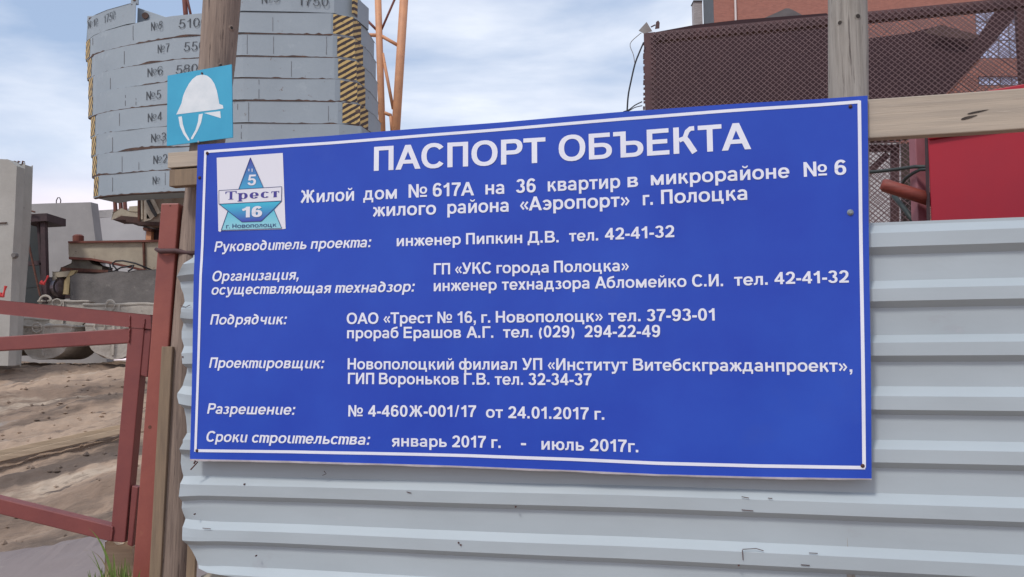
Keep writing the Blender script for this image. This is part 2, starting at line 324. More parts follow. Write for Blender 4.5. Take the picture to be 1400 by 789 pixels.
# ------------------------------------------------------------------ lettering (own bold grotesque)
def glyph(ch, S=.2, h=.165, it=False):
    P = []
    def poly(*p): P.append([Vector((a, b)) for a, b in p])
    def V(x, y0=0., y1=1., w_=None): w2 = w_ or S; poly((x, y0), (x + w2, y0), (x + w2, y1), (x, y1))
    def Hh(y, x0, x1, t=None): t2 = t or h; poly((x0, y), (x1, y), (x1, y + t2), (x0, y + t2))
    def D(x0, y0, x1, y1, w_=None): w2 = w_ or S * 1.08; poly((x0, y0), (x0 + w2, y0), (x1 + w2, y1), (x1, y1))
    def R(cx, cy, rx, ry, a0=0, a1=360, sx=None, sy=None, n=None, e=2.25):
        sx = sx or S; sy = sy or h; n = n or max(5, int(abs(a1 - a0) / 15))
        def pt(a, x, y):
            c, s = math.cos(math.radians(a)), math.sin(math.radians(a))
            return Vector((cx + x * math.copysign(abs(c) ** (2 / e), c), cy + y * math.copysign(abs(s) ** (2 / e), s)))
        for k in range(n):
            a, b = a0 + (a1 - a0) * k / n, a0 + (a1 - a0) * (k + 1) / n
            P.append([pt(a, rx, ry), pt(b, rx, ry), pt(b, rx - sx, ry - sy), pt(a, rx - sx, ry - sy)])
    def ST(pts, w_):
        pts = [Vector(p) for p in pts]; L_, R_ = [], []
        for k, p in enumerate(pts):
            t = (pts[min(k + 1, len(pts) - 1)] - pts[max(k - 1, 0)]).normalized(); nn = Vector((-t.y, t.x)) * w_ / 2; L_.append(p + nn); R_.append(p - nn)
        for k in range(len(pts) - 1): P.append([L_[k], L_[k + 1], R_[k + 1], R_[k]])
    X = .725; s = S * .95; hl = h * .9; ym = X / 2
    caps = 'АБВГДЕЖИКНОПРСТУЪ0123456789№'
    if it:
        if ch == 'т':
            V(0, 0, X, s); V(.37, 0, X * .93, s); V(.74, 0, X * .93, s); R(.28, .50, .28, .225, 0, 110, s, hl); R(.65, .50, .28, .225, 0, 110, s, hl); return P, .93
        if ch == 'и':
            V(0, .1, X, s); V(.47, 0, X, s); R(.28, .23, .28, .24, 180, 300, s, hl); return P, .66
        if ch == 'д':
            R(.36, ym, .36, ym, 0, 360, s, hl); ST([(.63, .35), (.63, .62), (.52, .78), (.36, .88), (.12, .93)], s * .85); return P, .74
        if ch == 'г':
            ST([(.04, .56), (.12, .64), (.26, .66), (.37, .60), (.37, .49), (.26, .39), (.13, .28), (.10, .16), (.18, .08), (.32, .06), (.46, .16)], s * .84); return P, .50
    c = ch
    if c == 'А': D(0, 0, .39, 1); D(1 - S * 1.08, 0, .61 - S * 1.08, 1); Hh(.23, .2, .8, h * .95); return P, 1.0
    if c == 'Б': V(0); Hh(1 - h, S, .78); Hh(.62 - h * .95, S, .46, h * .95); Hh(0, S, .46, h * .95); R(.46, .31, .39, .31, -90, 90, S, h * .95); return P, .85
    if c == 'В': V(0); Hh(1 - h, S, .5); Hh(.5 - h * .35, S, .5, h * .8); Hh(0, S, .5); R(.5, .745, .31, .255, -90, 90, S, h); R(.5, .287, .37, .287, -90, 90, S, h); return P, .87
    if c == 'Г': V(0); Hh(1 - h, S, .72); return P, .72
    if c == 'Д': Hh(0, 0, 1.0); V(0, -.2, 0, .16); V(.84, -.2, 0, .16); ST([(.16, .12), (.25, .3), (.3, .6), (.3, .86)], S * .95); Hh(1 - h, .21, .88); V(.68, h, 1 - h); return P, 1.0
    if c == 'Е': V(0); Hh(1 - h, S, .78); Hh(.43, S, .73); Hh(0, S, .8); return P, .8
    if c == 'Ж':
        V(.56, 0, 1)
        for sg in (-1, 1): cx = .56 + S / 2; ST([(cx + sg * .05, .5), (cx + sg * .26, .62), (cx + sg * .33, .84), (cx + sg * .53, .93)], S * .88); ST([(cx + sg * .14, .58), (cx + sg * .52, 0.02)], S * .98)
        return P, 1.32
    if c == 'И': V(0); V(.62); P.append([Vector((S, 0)), Vector((S, .30)), Vector((.62, 1)), Vector((.62, .70))]); return P, .82
    if c == 'К': V(0); ST([(S, .5), (.4, .58), (.49, .82), (.60, .915), (.74, .92)], S * .86); ST([(.36, .62), (.48, .46), (.74, -.0)], S * 1.05); return P, .84
    if c == 'Н': V(0); V(.62); Hh(.42, S, .62); return P, .82
    if c == 'О': R(.5, .5, .5, .52, 0, 360, S * 1.03, h); return P, 1.0
    if c == 'П': V(0); V(.6); Hh(1 - h, S, .6); return P, .8
    if c == 'Р': V(0); Hh(1 - h, S, .48); Hh(.39, S, .48, h); R(.48, .695, .33, .305, -90, 90, S, h); return P, .81
    if c == 'С': R(.48, .5, .48, .52, 38, 322, S * 1.03, h); return P, .89
    if c == 'Т': Hh(1 - h, 0, .82); V(.41 - S / 2, 0, 1 - h); return P, .82
    if c == 'У': D(0, 1, .33, .30, S * 1.1); ST([(.80, 1), (.50, .28), (.38, .09), (.08, .08)], S * .92); return P, .9
    if c == 'Ъ': Hh(1 - h, 0, .28); V(.26); Hh(.62 - h * .95, .26 + S, .72, h * .95); Hh(0, .26 + S, .72, h * .95); R(.72, .31, .37, .31, -90, 90, S, h * .95); return P, 1.09
    if c == '№': V(0, 0, 1, S * .92); V(.56, 0, 1, S * .92); P.append([Vector((S * .9, 1)), Vector((S * .9, .68)), Vector((.56, 0)), Vector((.56, .32))]); R(1.08, .53, .27, .27, 0, 360, S * .72, h * .72); Hh(.03, .84, 1.34, h * .8); return P, 1.36
    if c == '0': R(.345, .5, .345, .51, 0, 360, S, h); return P, .69
    if c == '1': V(.26, 0, 1, S * .98); ST([(.30, .86), (.18, .76), (.02, .70)], h * 1.05); return P, .5
    if c == '2': R(.345, .69, .335, .32, 172, -32, S, h); ST([(.58, .58), (.42, .36), (.13, .10)], S * .98); Hh(0, .0, .69, h * 1.02); return P, .69
    if c == '3': R(.33, .745, .315, .265, 165, -90, S, h * .93); R(.33, .28, .345, .29, 90, -168, S, h * .95); return P, .68
    if c == '4': V(.42, 0, 1); ST([(.50, .94), (.07, .30)], S * .85); Hh(.20, 0, .73, h * .97); return P, .73
    if c == '5': Hh(1 - h, .12, .65); ST([(.19, .98), (.11, .46)], S * .8); R(.33, .32, .35, .335, 140, -168, S, h * .95); return P, .69
    if c == '6': R(.35, .325, .345, .335, 0, 360, S, h * .95); R(.38, .51, .375, .51, 42, 195, S, h); return P, .69
    if c == '7': Hh(1 - h, 0, .68); ST([(.60, .88), (.40, .60), (.29, .32), (.25, 0)], S); return P, .68
    if c == '8': R(.345, .745, .30, .265, 0, 360, S * .92, h * .9); R(.345, .285, .345, .295, 0, 360, S, h * .95); return P, .69
    if c == '9': R(.345, .675, .345, .335, 0, 360, S, h * .95); R(.315, .49, .375, .51, 222, 375, S, h); return P, .69
    if c in 'ао':
        if c == 'о': R(.39, ym, .39, ym + .01, 0, 360, s, hl); return P, .78
        V(.48, 0, .46, s); R(.345, .47, .325, .265, 0, 158, s, hl); R(.34, .205, .335, .215, 60, 300, s, hl * .92); Hh(.275, .3, .5, hl * .85); Hh(.0, .3, .40, hl * .8); ST([(.38, .06), (.55, .14)], hl * .8); return P, .69
    if c == 'б': R(.38, .355, .38, .36, 0, 360, s, hl); ST([(.09, .34), (.10, .60), (.18, .80), (.34, .88), (.66, .95)], s * .86); return P, .77
    if c == 'в': V(0, 0, X, s); Hh(X - hl, s, .4, hl); Hh(ym - hl * .4, s, .42, hl * .75); Hh(0, s, .42, hl); R(.40, .54, .25, .185, -90, 90, s, hl * .95); R(.42, .205, .27, .205, -90, 90, s, hl * .95); return P, .69
    if c == 'г': V(0, 0, X, s); Hh(X - hl, s, .52, hl); return P, .52
    if c == 'д': Hh(0, 0, .84, hl); V(0, -.2, 0, .15); V(.69, -.2, 0, .15); ST([(.17, .1), (.24, .3), (.27, .6)], s * .85); Hh(X - hl, .19, .73, hl); V(.54, hl, X - hl, s); return P, .84
    if c == 'е': R(.375, ym, .375, ym + .01, 0, 326, s, hl); Hh(.29, s * .8, .74, hl * .85); return P, .75
    if c == 'ж':
        cx = .5; V(cx - s / 2, 0, X, s)
        for sg in (-1, 1): ST([(cx + sg * .05, .38), (cx + sg * .21, .45), (cx + sg * .27, .60), (cx + sg * .46, .66)], s * .82); ST([(cx + sg * .12, .44), (cx + sg * .43, .01)], s * .95)
        return P, .98
    if c == 'з': R(.29, .54, .275, .185, 155, -90, s, hl * .9); R(.29, .20, .30, .21, 90, -160, s, hl * .9); return P, .6
    if c in 'ий':
        V(0, 0, X, s); V(.5, 0, X, s); P.append([Vector((s, 0)), Vector((s, .27)), Vector((.5, X)), Vector((.5, X - .27))])
        if c == 'й': R(.345, 1.02, .2, .2, 190, 350, .08, .10)
        return P, .69
    if c == 'к': V(0, 0, X, s); ST([(s, .36), (.33, .42), (.40, .58), (.48, .655), (.60, .66)], s * .8); ST([(.28, .45), (.40, .32), (.60, 0)], s * .95); return P, .68
    if c == 'л': V(.5, 0, X, s); Hh(X - hl, .15, .5, hl); ST([(.24, X - hl), (.23, .32), (.18, .12), (.0, .075)], s * .85); return P, .69
    if c == 'м': V(0, 0, X, s); V(.72, 0, X, s); P.append([Vector((s * .9, X)), Vector((s * .9, .38)), Vector((.37, 0)), Vector((.455, .30))]); P.append([Vector((.91 - s * .9, X)), Vector((.91 - s * .9, .38)), Vector((.54, 0)), Vector((.455, .30))]); poly((.37, 0), (.54, 0), (.455, .30)); return P, .91
    if c == 'н': V(0, 0, X, s); V(.49, 0, X, s); Hh(.295, s, .49, hl); return P, .68
    if c == 'п': V(0, 0, X, s); V(.48, 0, X, s); Hh(X - hl, s, .48, hl); return P, .67
    if c == 'р': V(0, -.27, X, s); R(.38, ym, .37, ym + .01, -150, 150, s, hl); return P, .75
    if c == 'с': R(.37, ym, .37, ym + .01, 38, 322, s, hl); return P, .70
    if c == 'т': Hh(X - hl, 0, .64, hl); V(.32 - s / 2, 0, X - hl, s); return P, .64
    if c == 'у': D(0, X, .29, .0, s * 1.05); ST([(.67, X), (.43, .0), (.32, -.18), (.08, -.20)], s * .92); return P, .76
    if c == 'ф': V(.5, -.27, 1, s * .95); R(.33, ym, .33, ym + .01, 0, 360, s, hl); R(.86, ym, .33, ym + .01, 0, 360, s, hl); return P, 1.19
    if c == 'х': D(0, 0, .47, X, s * 1.15); D(.47, 0, 0, X, s * 1.15); return P, .69
    if c == 'ц': V(0, 0, X, s); V(.48, 0, X, s); Hh(0, s, .78, hl); V(.62, -.2, 0, .16); return P, .78
    if c == 'ч': V(.47, 0, X, s); R(.28, .49, .28, .24, 180, 290, s, hl); V(0, .45, X, s); Hh(.25, .26, .47, hl); return P, .66
    if c in 'шщ':
        V(0, 0, X, s); V(.41, hl, X, s); V(.82, 0, X, s); Hh(0, s, .82, hl)
        if c == 'щ': Hh(0, 1.01, 1.12, hl); V(.97, -.2, 0, .15)
        return P, 1.12 if c == 'щ' else 1.01
    if c == 'ь': V(0, 0, X, s); Hh(.44 - hl, s, .38, hl); Hh(0, s, .38, hl); R(.38, .22, .29, .22, -90, 90, s, hl); return P, .67
    if c == 'ю': V(0, 0, X, s); Hh(.295, s, .40, hl); R(.68, ym, .35, ym + .01, 0, 360, s, hl); return P, 1.03
    if c == 'я': V(.49, 0, X, s); Hh(X - hl, .29, .49, hl); Hh(.29, .29, .49, hl * .9); R(.29, .51, .27, .215, 90, 270, s, hl); ST([(.34, .30), (.24, .15), (.08, -.0)], s * .95); return P, .68
    if c == 'э': R(.33, ym, .37, ym + .01, -142, 142, s, hl); Hh(.29, .22, .52, hl * .9); return P, .70
    if c == '.': V(0, 0, S, S); return P, S
    if c == ',': V(0, 0, S, S); poly((S * .5, 0), (S, 0), (S * .75, -.15), (S * .15, -.22), (S * .1, -.14)); return P, S
    if c == ':': V(0, 0, S * .95, S); V(0, X - S, X, S); return P, S
    if c == '-': Hh(.27, 0, .36, h * 1.1); return P, .36
    if c == '/': D(0, 0, .25, 1, S * .7); return P, .4
    if c == '(': R(.46, .36, .46, .65, 128, 232, S * .9, S, 8, 2); return P, .3
    if c == ')': R(-.16, .36, .46, .65, -52, 52, S * .9, S, 8, 2); return P, .3
    if c in '«»':
        for k in (0, .30):
            if c == '«': ST([(k + .30, .64), (k + .08, .37), (k + .30, .10)], S * .72)
            else: ST([(k + .02, .64), (k + .24, .37), (k + .02, .10)], S * .72)
        return P, .62
    return P, .3
TIGHT_L = {'А': .10, 'Т': .09, 'У': .09, 'О': .05, 'С': .05, 'Д': .07, 'Ж': .07, 'о': .05, 'с': .05, 'е': .05, 'а': .06, 'т': .07, 'у': .08, 'х': .08, 'л': .07, 'д': .05, 'ж': .07, 'з': .07, 'э': .06, 'ф': .05, 'б': .05, '4': .05, '7': .04, '0': .03, '6': .03, '9': .03, '2': .03, '3': .04, '8': .03, '.': .02, ',': .02, '-': .06, '«': .03, 'Ъ': .08, '1': .02, 'я': .04}
TIGHT_R = {'А': .10, 'Т': .09, 'У': .09, 'О': .05, 'С': .05, 'Р': .06, 'К': .07, 'Е': .03, 'Б': .05, 'В': .05, 'Г': .11, 'Д': .05, 'Ж': .08, 'о': .05, 'с': .06, 'е': .05, 'р': .05, 'т': .07, 'у': .08, 'х': .08, 'г': .09, 'к': .07, 'з': .05, 'э': .05, 'ж': .07, 'б': .05, 'в': .04, 'ь': .05, 'ю': .05, '4': .04, '7': .06, '0': .03, '6': .03, '9': .03, '2': .03, '3': .03, '8': .03, '-': .06, 'Ъ': .05, '«': .03, 'ф': .05}
def layout(text, S=.2, h=.165, it=False, track=.175):
    out, x = [], 0.0
    for ci, ch in enumerate(text):
        if ci and ch != ' ' and text[ci - 1] != ' ': x -= (TIGHT_L.get(ch, 0) + TIGHT_R.get(text[ci - 1], 0)) * .95
        if ch == ' ': x += .39 - track * .5; continue
        P, wd = glyph(ch, S, h, it)
        tight = {'Г.': -.12}.get('', 0)
        g_ = []
        for k, p in enumerate(P):
            g_.append([(q.x + x + (.19 * q.y if it else 0), q.y, k) for q in p])
        out += g_; x += wd + track
        if ch in '.,': x += .02
    return out, x - track
def set_text(mb, text, p0, p1, cap, upv, place, it=False, S=.2, h=.165, track=.175):
    """text run between two plane points p0,p1 (2-D), cap height cap; place(u,v,layer) gives the 3-D point"""
    polys, width = layout(text, S, h, it, track)
    d = (p1 - p0); sxx = d.length / width; d.normalize()
    for p in polys:
        mb.poly([place(p0 + d * (x * sxx) + upv * (y * cap), k) for x, y, k in p])

# ------------------------------------------------------------------ information board on the fence
TOPC = [(270, 198), (400, 189), (540, 178.5), (685, 167), (850, 153), (1000, 143), (1186, 131)]
BOTC = [(260, 627.5), (400, 630), (500, 633), (640, 637.5), (780, 643), (900, 648.5), (1040, 652.5), (1192, 654.5)]
def interp(c, x):
    for a, b in zip(c, c[1:]):
        if x <= b[0]: t = (x - a[0]) / (b[0] - a[0]); return a[1] + (b[1] - a[1]) * t
    return c[-1][1]
def warp0(s, z):
    return .0035 * math.sin(s * 2.6 + .6) * math.cos((z - 1.3) * 2.1) + .0022 * math.sin(s * 7 + z * 4) + .0012 * math.sin(s * 13 - z * 9) + .004 * sstep(1.88, 2.02, s) * math.sin(z * 9)
EMC = FP(343, 264, 0); EMS, EMZ = fs(EMC), EMC.z
def warp(s, z):                          # the sheet buckles slightly; the glued emblem is flat
    m = (1 - sstep(.15, .25, abs(s - EMS))) * (1 - sstep(.17, .27, abs(z - EMZ)))
    return warp0(s, z) * (1 - m) + warp0(EMS, EMZ) * m
def SP(px, py, lift=0.0):
    p = FP(px, py, 0); s = fs(p); return p + FN * (warp(s, p.z) + lift)
def SPs(q, lift):                       # q = (s,z) on board
    return FQ(q.x, q.y, 0) + FN * (warp(q.x, q.y) + lift)
def s2(px, py):
    p = FP(px, py, 0); return Vector((fs(p), p.z))
sc_ = s2(720, 640)
board = thing('information_board', FQ(sc_.x, sc_.y - .01, 0), 'large blue construction information board with white Cyrillic text nailed to the corrugated fence', 'sign', rz=FROT)
def boardgrid(lift, nu=96, nv=48):
    rows = []
    for j in range(nv + 1):
        v = j / nv; row = []
        for i in range(nu + 1):
            u = i / nu; xt = 270 + 916 * u; xb = 260 + 932 * u; yt = interp(TOPC, xt); yb = interp(BOTC, xb)
            row.append(SP(xt + (xb - xt) * v, yt + (yb - yt) * v, lift))
        rows.append(row)
    return rows
b = MB(); fr, bk = boardgrid(0), boardgrid(-.006)
b.grid(fr); b.grid([r[::-1] for r in bk])
for i in range(96): b.poly([fr[0][i], fr[0][i + 1], bk[0][i + 1], bk[0][i]])
for j in range(48): b.poly([fr[j][0], fr[j + 1][0], bk[j + 1][0], bk[j][0]]); b.poly([fr[j][96], fr[j + 1][96], bk[j + 1][96], bk[j][96]])
b.build('panel', BLUE, board, smooth=False)
# white folded lip along the bottom and right edge
def strip(mb, pts, wpx, lift, n=40):    # pts outline polyline in px, width in metres (2-D offset in board plane)
    q = [s2(*p) for p in pts]; dense = []
    for a_, b_ in zip(q, q[1:]):
        m = max(1, int((b_ - a_).length / .05))
        dense += [a_.lerp(b_, k / m) for k in range(m)]
    dense.append(q[-1]); Lf, Rt = [], []
    for k, p in enumerate(dense):
        t = (dense[min(k + 1, len(dense) - 1)] - dense[max(k - 1, 0)]).normalized(); nn = Vector((-t.y, t.x)) * wpx / 2; Lf.append(p + nn); Rt.append(p - nn)
    for k in range(len(dense) - 1):
        mb.poly([SPs(Rt[k], lift), SPs(Rt[k + 1], lift), SPs(Lf[k + 1], lift), SPs(Lf[k], lift)])
    return mb
lp = MB(); prevp = None
for k in range(49):
    x = 260 + 932 * k / 48; y = interp(BOTC, x)
    a0, a1 = SP(x, y, .0015), SP(x, y + 2.6 + 1.2 * noise.noise(Vector((x * .02, 0, 0))), -.001)
    if prevp: lp.prism([prevp[0], a0, a0 - FN * .006, prevp[0] - FN * .006], [prevp[1], a1, a1 - FN * .006, prevp[1] - FN * .006])
    prevp = (a0, a1)
lp.build('edge_strip', SIGNW, board)
FW = .0088
border = MB()
strip(border, [(281, 207.5), (400, 199), (540, 189), (685, 177), (850, 163), (1000, 152), (1175, 139.5)], FW, .0010)
strip(border, [(1174.5, 138), (1181.5, 639.5)], FW, .0012)
strip(border, [(1183, 639.5), (1040, 637.5), (900, 633.5), (780, 628), (640, 623), (500, 619.5), (400, 617.5), (268, 616)], FW, .0010)
strip(border, [(267.8, 617.5), (281, 206)], FW, .0012)
border.build('border_line', WHITE, board)

RUNS = [ # text, x0, baseline0, x1, baseline1, cap metres, italic
 ('ПАСПОРТ', 511.5, 234, 746, 222.3, .0745, 0), ('ОБЪЕКТА', 764, 220.8, 1027, 204.3, .0745, 0),
 ('Жилой  дом', 410, 277.6, 543, 271.8, .0405, 0), ('№', 559, 270.6, 584.5, 269.8, .0405, 0), ('617А', 592, 269.2, 648.5, 267.3, .0405, 0),
 ('на', 664, 266.2, 690, 265.2, .0405, 0), ('36', 706, 264.2, 732.5, 262.9, .0405, 0), ('квартир', 749, 261.8, 848, 256.8, .040, 0), ('в', 858, 256, 872.5, 255.2, .040, 0),
 ('микрорайоне', 890, 253.6, 1079.5, 243.3, .040, 0), ('№', 1099, 242, 1131, 240.5, .040, 0), ('6', 1141, 239.8, 1157, 238.8, .040, 0),
 ('жилого', 510, 296.2, 596.5, 293.4, .0405, 0), ('района', 612, 292.6, 696, 289.6, .0405, 0), ('«Аэропорт»', 711, 288.6, 861, 282, .0405, 0), ('г.', 879, 280.8, 893, 280.1, .040, 0), ('Полоцка', 904, 279.2, 1022, 273.3, .040, 0),
 ('инженер Пипкин Д.В.', 542.5, 336.8, 764, 331.3, .0335, 0), ('тел.', 778, 330.2, 818, 328.6, .0335, 0), ('42-41-32', 827, 328, 922, 324.2, .0335, 0),
 ('ГП «УКС города Полоцка»', 593.5, 375.6, 860, 370.6, .0335, 0),
 ('инженер технадзора Абломейко С.И.', 593.5, 398.4, 989, 391.2, .0335, 0), ('тел.', 1004, 390.8, 1050, 389.4, .0335, 0), ('42-41-32', 1059, 388.8, 1160.5, 386.4, .0325, 0),
 ('ОАО «Трест № 16, г. Новополоцк»', 474, 443, 824.5, 439.9, .0335, 0), ('тел. 37-93-01', 832, 439.8, 978, 438.2, .0335, 0),
 ('прораб Ерашов А.Г.', 474.5, 462.6, 675, 461.9, .0335, 0), ('тел.', 688, 461.8, 728.5, 461.5, .0335, 0), ('(029)', 737, 461.4, 785.5, 461.2, .0335, 0), ('294-22-49', 799.5, 461.1, 902.5, 460.8, .0335, 0),
 ('Новополоцкий филиал УП', 475.5, 505, 741.6, 505.8, .0335, 0), ('«Институт Витебскгражданпроект»,', 749, 506, 1165.5, 508.6, .0335, 0),
 ('ГИП Вороньков Г.В. тел. 32-34-37', 476, 525, 809, 526.8, .0335, 0),
 ('№ 4-460Ж-001/17', 477, 569.3, 651, 570.2, .0335, 0), ('от 24.01.2017 г.', 664.5, 571, 826.5, 574, .0335, 0),
 ('январь 2017 г.', 536, 610.2, 685, 612.5, .0335, 0), ('-', 712.5, 613, 719.5, 613.2, .0335, 0), ('июль 2017г.', 740.5, 614.6, 873, 618.6, .0335, 0),
 ('Руководитель проекта:', 293, 344.2, 506, 338, .0325, 1), ('Организация,', 290.5, 384.8, 408.5, 382.3, .0325, 1), ('осуществляющая', 289.5, 403.2, 451.5, 400.6, .0325, 1), ('технадзор:', 458, 400.6, 565.5, 398.8, .0325, 1),
 ('Подрядчик:', 288, 443.9, 391.5, 443.5, .0325, 1), ('Проектировщик:', 286.5, 502.9, 442, 503.7, .0325, 1), ('Разрешение:', 284, 565.5, 403, 567, .0325, 1),
 ('Сроки', 282, 603.5, 338, 604.6, .0325, 1), ('строительства:', 345, 604.8, 505, 608, .0325, 1)]
def board_text(text, x0, y0, x1, y1, cap, it, m=WHITE, S=.2, h=.165, lift=.0010, parent=None, name='lettering', track=.175):
    mb = MB(); a_, b_ = s2(x0, y0), s2(x1, y1)
    d = (b_ - a_).normalized(); up = Vector((0, 1)) if not it else Vector((0, 1))
    set_text(mb, text, a_, b_, cap, up, lambda q, k: SPs(q, lift + k * .00003), bool(it), S, h, track)
    o = mb.build(name, m, parent or board); return o
for r in RUNS: board_text(*r)

# emblem
LX = lambda x: 240 + x / 4.383
LY = lambda y: 190 + y / 4.383
def emb(pts, lift, m, name, parent):
    return MB().tess([SP(LX(x), LY(y), lift) for x, y in pts]).build(name, m, parent)
OUTL = mat('emblem_outline', (.02, .03, .16), None, 5, .5, 0, 0)
EMW = mat('emblem_white', (.74, .74, .80), None, 5, .5, 0, 0)
e0 = emb([(247, 113), (643, 84), (660, 538), (640, 541), (450, 546), (275, 550), (268, 558), (257, 552)], .0010, EMW, 'emblem', board)
emb([(316, 430), (400, 498), (515, 494), (592, 426), (638, 536), (275, 548)], .0014, grad_mat('cyan_fade', (.30, .62, .70), (.10, .52, .66)), 'emblem_base', e0)
emb([(450, 113), (380, 302), (528, 291)], .0014, grad_mat('triangle_fade', (.05, .36, .60), (.06, .04, .36)), 'emblem_triangle', e0)
emb([(265, 392), (637, 373), (592, 426), (515, 494), (400, 498), (316, 430)], .0018, grad_mat('pentagon_fade', (.05, .05, .40), (.05, .50, .66)), 'emblem_shield', e0)
emb([(262, 310), (638, 287), (636, 372), (262, 391)], .0022, EMW, 'emblem_band', e0)
ol = MB()
for seg in ([(450, 113), (380, 302)], [(450, 113), (528, 291)], [(262, 310), (638, 287), (636, 372), (262, 391), (262, 310)], [(265, 392), (400, 498), (515, 494), (637, 373)], [(316, 430), (275, 548), (638, 536), (592, 426)]):
    for a_, b_ in zip(seg, seg[1:]): strip(ol, [(LX(a_[0]), LY(a_[1])), (LX(b_[0]), LY(b_[1]))], .0018, .0026)
ol.build('emblem_outline', OUTL, e0)
PURP = mat('emblem_purple_text', (.055, .045, .28), None, 5, .5, 0, 0)
def serif_text():
    mb = MB(); a_, b_ = s2(LX(300), LY(366)), s2(LX(622), LY(349)); cap = .0265
    # wide high-contrast roman letters of the word
    def G(ch):
        P = []
        if ch == 'Т': base = [[(.42, 0), (.68, 0), (.68, 1), (.42, 1)], [(0, .92), (1.1, .92), (1.1, 1), (0, 1)], [(0, .7), (.06, .7), (.14, .95), (0, .95)], [(1.04, .7), (1.1, .7), (1.1, .95), (.96, .95)], [(.3, 0), (.8, 0), (.8, .06), (.3, .06)]]; return base, 1.1
        P, wd = glyph(ch, .27, .08)
        P = [[(q.x * 1.15, q.y) for q in p] for p in P]; wd *= 1.15
        if ch == 'р': P += [[(-.1, -.27), (.38, -.27), (.38, -.2), (-.1, -.2)], [(-.1, .65), (.1, .65), (.1, .72), (-.1, .72)]]
        if ch == 'т': P += [[(.18, 0), (.56, 0), (.56, .06), (.18, .06)], [(0, .5), (.06, .5), (.1, .68), (0, .68)], [(.68, .5), (.736, .5), (.736, .68), (.64, .68)]]
        return P, wd
    x = 0; out = []
    for ch in 'Трест':
        P, wd = G(ch); out += [[(q[0] + x, q[1], k) for q in p] for k, p in enumerate(P)]; x += wd + .2
    d = b_ - a_; sx_ = d.length / (x - .2); d.normalize()
    for p in out: mb.poly([SPs(a_ + d * (q[0] * sx_) + Vector((0, q[1] * cap)), .0026 + q[2] * .00003) for q in p])
    mb.build('lettering', PURP, e0)
serif_text()
board_text('16', LX(400), LY(472), LX(520), LY(467), .034, 0, EMW, .27, .2, .0026, e0)
board_text('г. Новополоцк', LX(305), LY(536), LX(606), LY(526), .0135, 0, OUTL, .15, .13, .0026, e0)
hk = MB()
set_text(hk, '5', s2(LX(434), LY(279)), s2(LX(484), LY(277)), .034, Vector((0, 1)), lambda q, k: SPs(q, .0020 + k * .00003), False, .2, .17)
strip(hk, [(LX(441), LY(180)), (LX(441), LY(194))], .0028, .0020); strip(hk, [(LX(460), LY(178)), (LX(460), LY(198))], .0028, .0020)
hk.build('hook_mark', EMW, e0)
# nails and bolts
def head(px, py, r, m, lift=.002):
    p = SP(px, py, 0); mb = MB(); mb.tube([p, p + FN * lift, p + FN * (lift + r * .5)], r, 10, rs=[r, r, r * .45]); mb.build('nail_head' if m is NAIL else 'bolt_head', m, board, smooth=False)
for px, py in ((283.5, 209.5), (1162.5, 146), (270, 616), (1179.5, 637), (273, 243)): head(px, py, .0052, NAIL)
head(1162.5, 290.5, .0085, BOLT)
tw = MB(); p = SP(262, 627, -.008); tw.tube([p, SP(270, 632, -.002), SP(262, 642, .004)], .0022, 6); tw.tube([SP(268, 627, -.005), SP(266, 634, .002)], .003, 6); tw.build('bent_nail', NAIL, board)

# ------------------------------------------------------------------ corrugated sheet fence
def rz_(py): return FP(1196, py, .02).z
PR = [(303, 1), (307, 1), (319, 0), (338, 0), (348, 1), (383.5, 1), (395, 0), (412, 0), (421, 1), (458, 1), (468.5, 0), (486, 0), (494.5, 1), (528, 1), (541, 0), (559.5, 0), (567, 1),
      (602, 1), (614, 0), (632, 0), (641, 1), (676, 1), (689, 0), (707, 0), (716, 1), (752, 1), (764, 0), (782, 0), (791, 1), (826, 1), (838, 0), (856, 0), (864, 1), (902, 1), (914, 0), (932, 0), (940, 1), (960, 1)]
prof = [(rz_(y), .024 + .021 * k) for y, k in PR]
zb = FP(262, 800, .03).z
prof = [(z, o) for z, o in prof if z > zb + .004]; prof.append((zb, prof[-1][1]))
fine = []
for (z0, o0), (z1, o1) in zip(prof, prof[1:]):
    n = 3 if abs(z0 - z1) > .02 else 2
    fine += [(z0 + (z1 - z0) * k / n, o0 + (o1 - o0) * k / n) for k in range(n)]
fine.append(prof[-1])
S1 = 3.1
tab = []
for py, px in [(346, 262), (352, 256), (362, 250), (372, 243), (385, 243), (395, 247), (420, 251), (438, 247), (452, 243), (470, 249), (500, 252), (540, 244), (560, 250), (600, 252), (622, 244), (650, 249), (690, 246), (720, 251), (738, 253), (755, 262), (772, 268), (778, 288), (786, 325), (795, 365), (806, 400)]:
    q = FP(px, py, .03); tab.append((q.z, fs(q)))
tab.sort()
ss = axis([(0, .5, 50), (.5, 2.1, 60), (2.1, S1 + .1, 36)])
rows = []
for z, o in fine:
    sl = interp(tab, z); row = []
    for s_ in ss:
        s = sl + s_
        dent = .0022 * noise.noise(Vector((s * 2.2, z * 5, 0))) + .0014 * noise.noise(Vector((s * 7, z * 13, 3)))
        ed = math.exp(-s_ / .05); dent += ed * (.012 * noise.noise(Vector((z * 17, 1.3, 0))) - .004)
        dz = -.0115 * max(0, 1 - s / 1.35) + .0025 * noise.noise(Vector((s * 1.3, z * 3, 9))) + ed * .012 * noise.noise(Vector((s * 9, z * 14, 5)))
        row.append(FQ(s, z + dz, o + dent))
    rows.append(row)
fence = thing('corrugated_fence', FQ(1.0, zb, .03), 'pale grey corrugated metal sheet fence behind the big blue board', 'fence', rz=FROT)
b = MB(); b.grid(rows); sh = b.build('corrugated_sheet', GALV, fence)
md = sh.modifiers.new('thickness', 'SOLIDIFY'); md.thickness = .0012; md.offset = 1
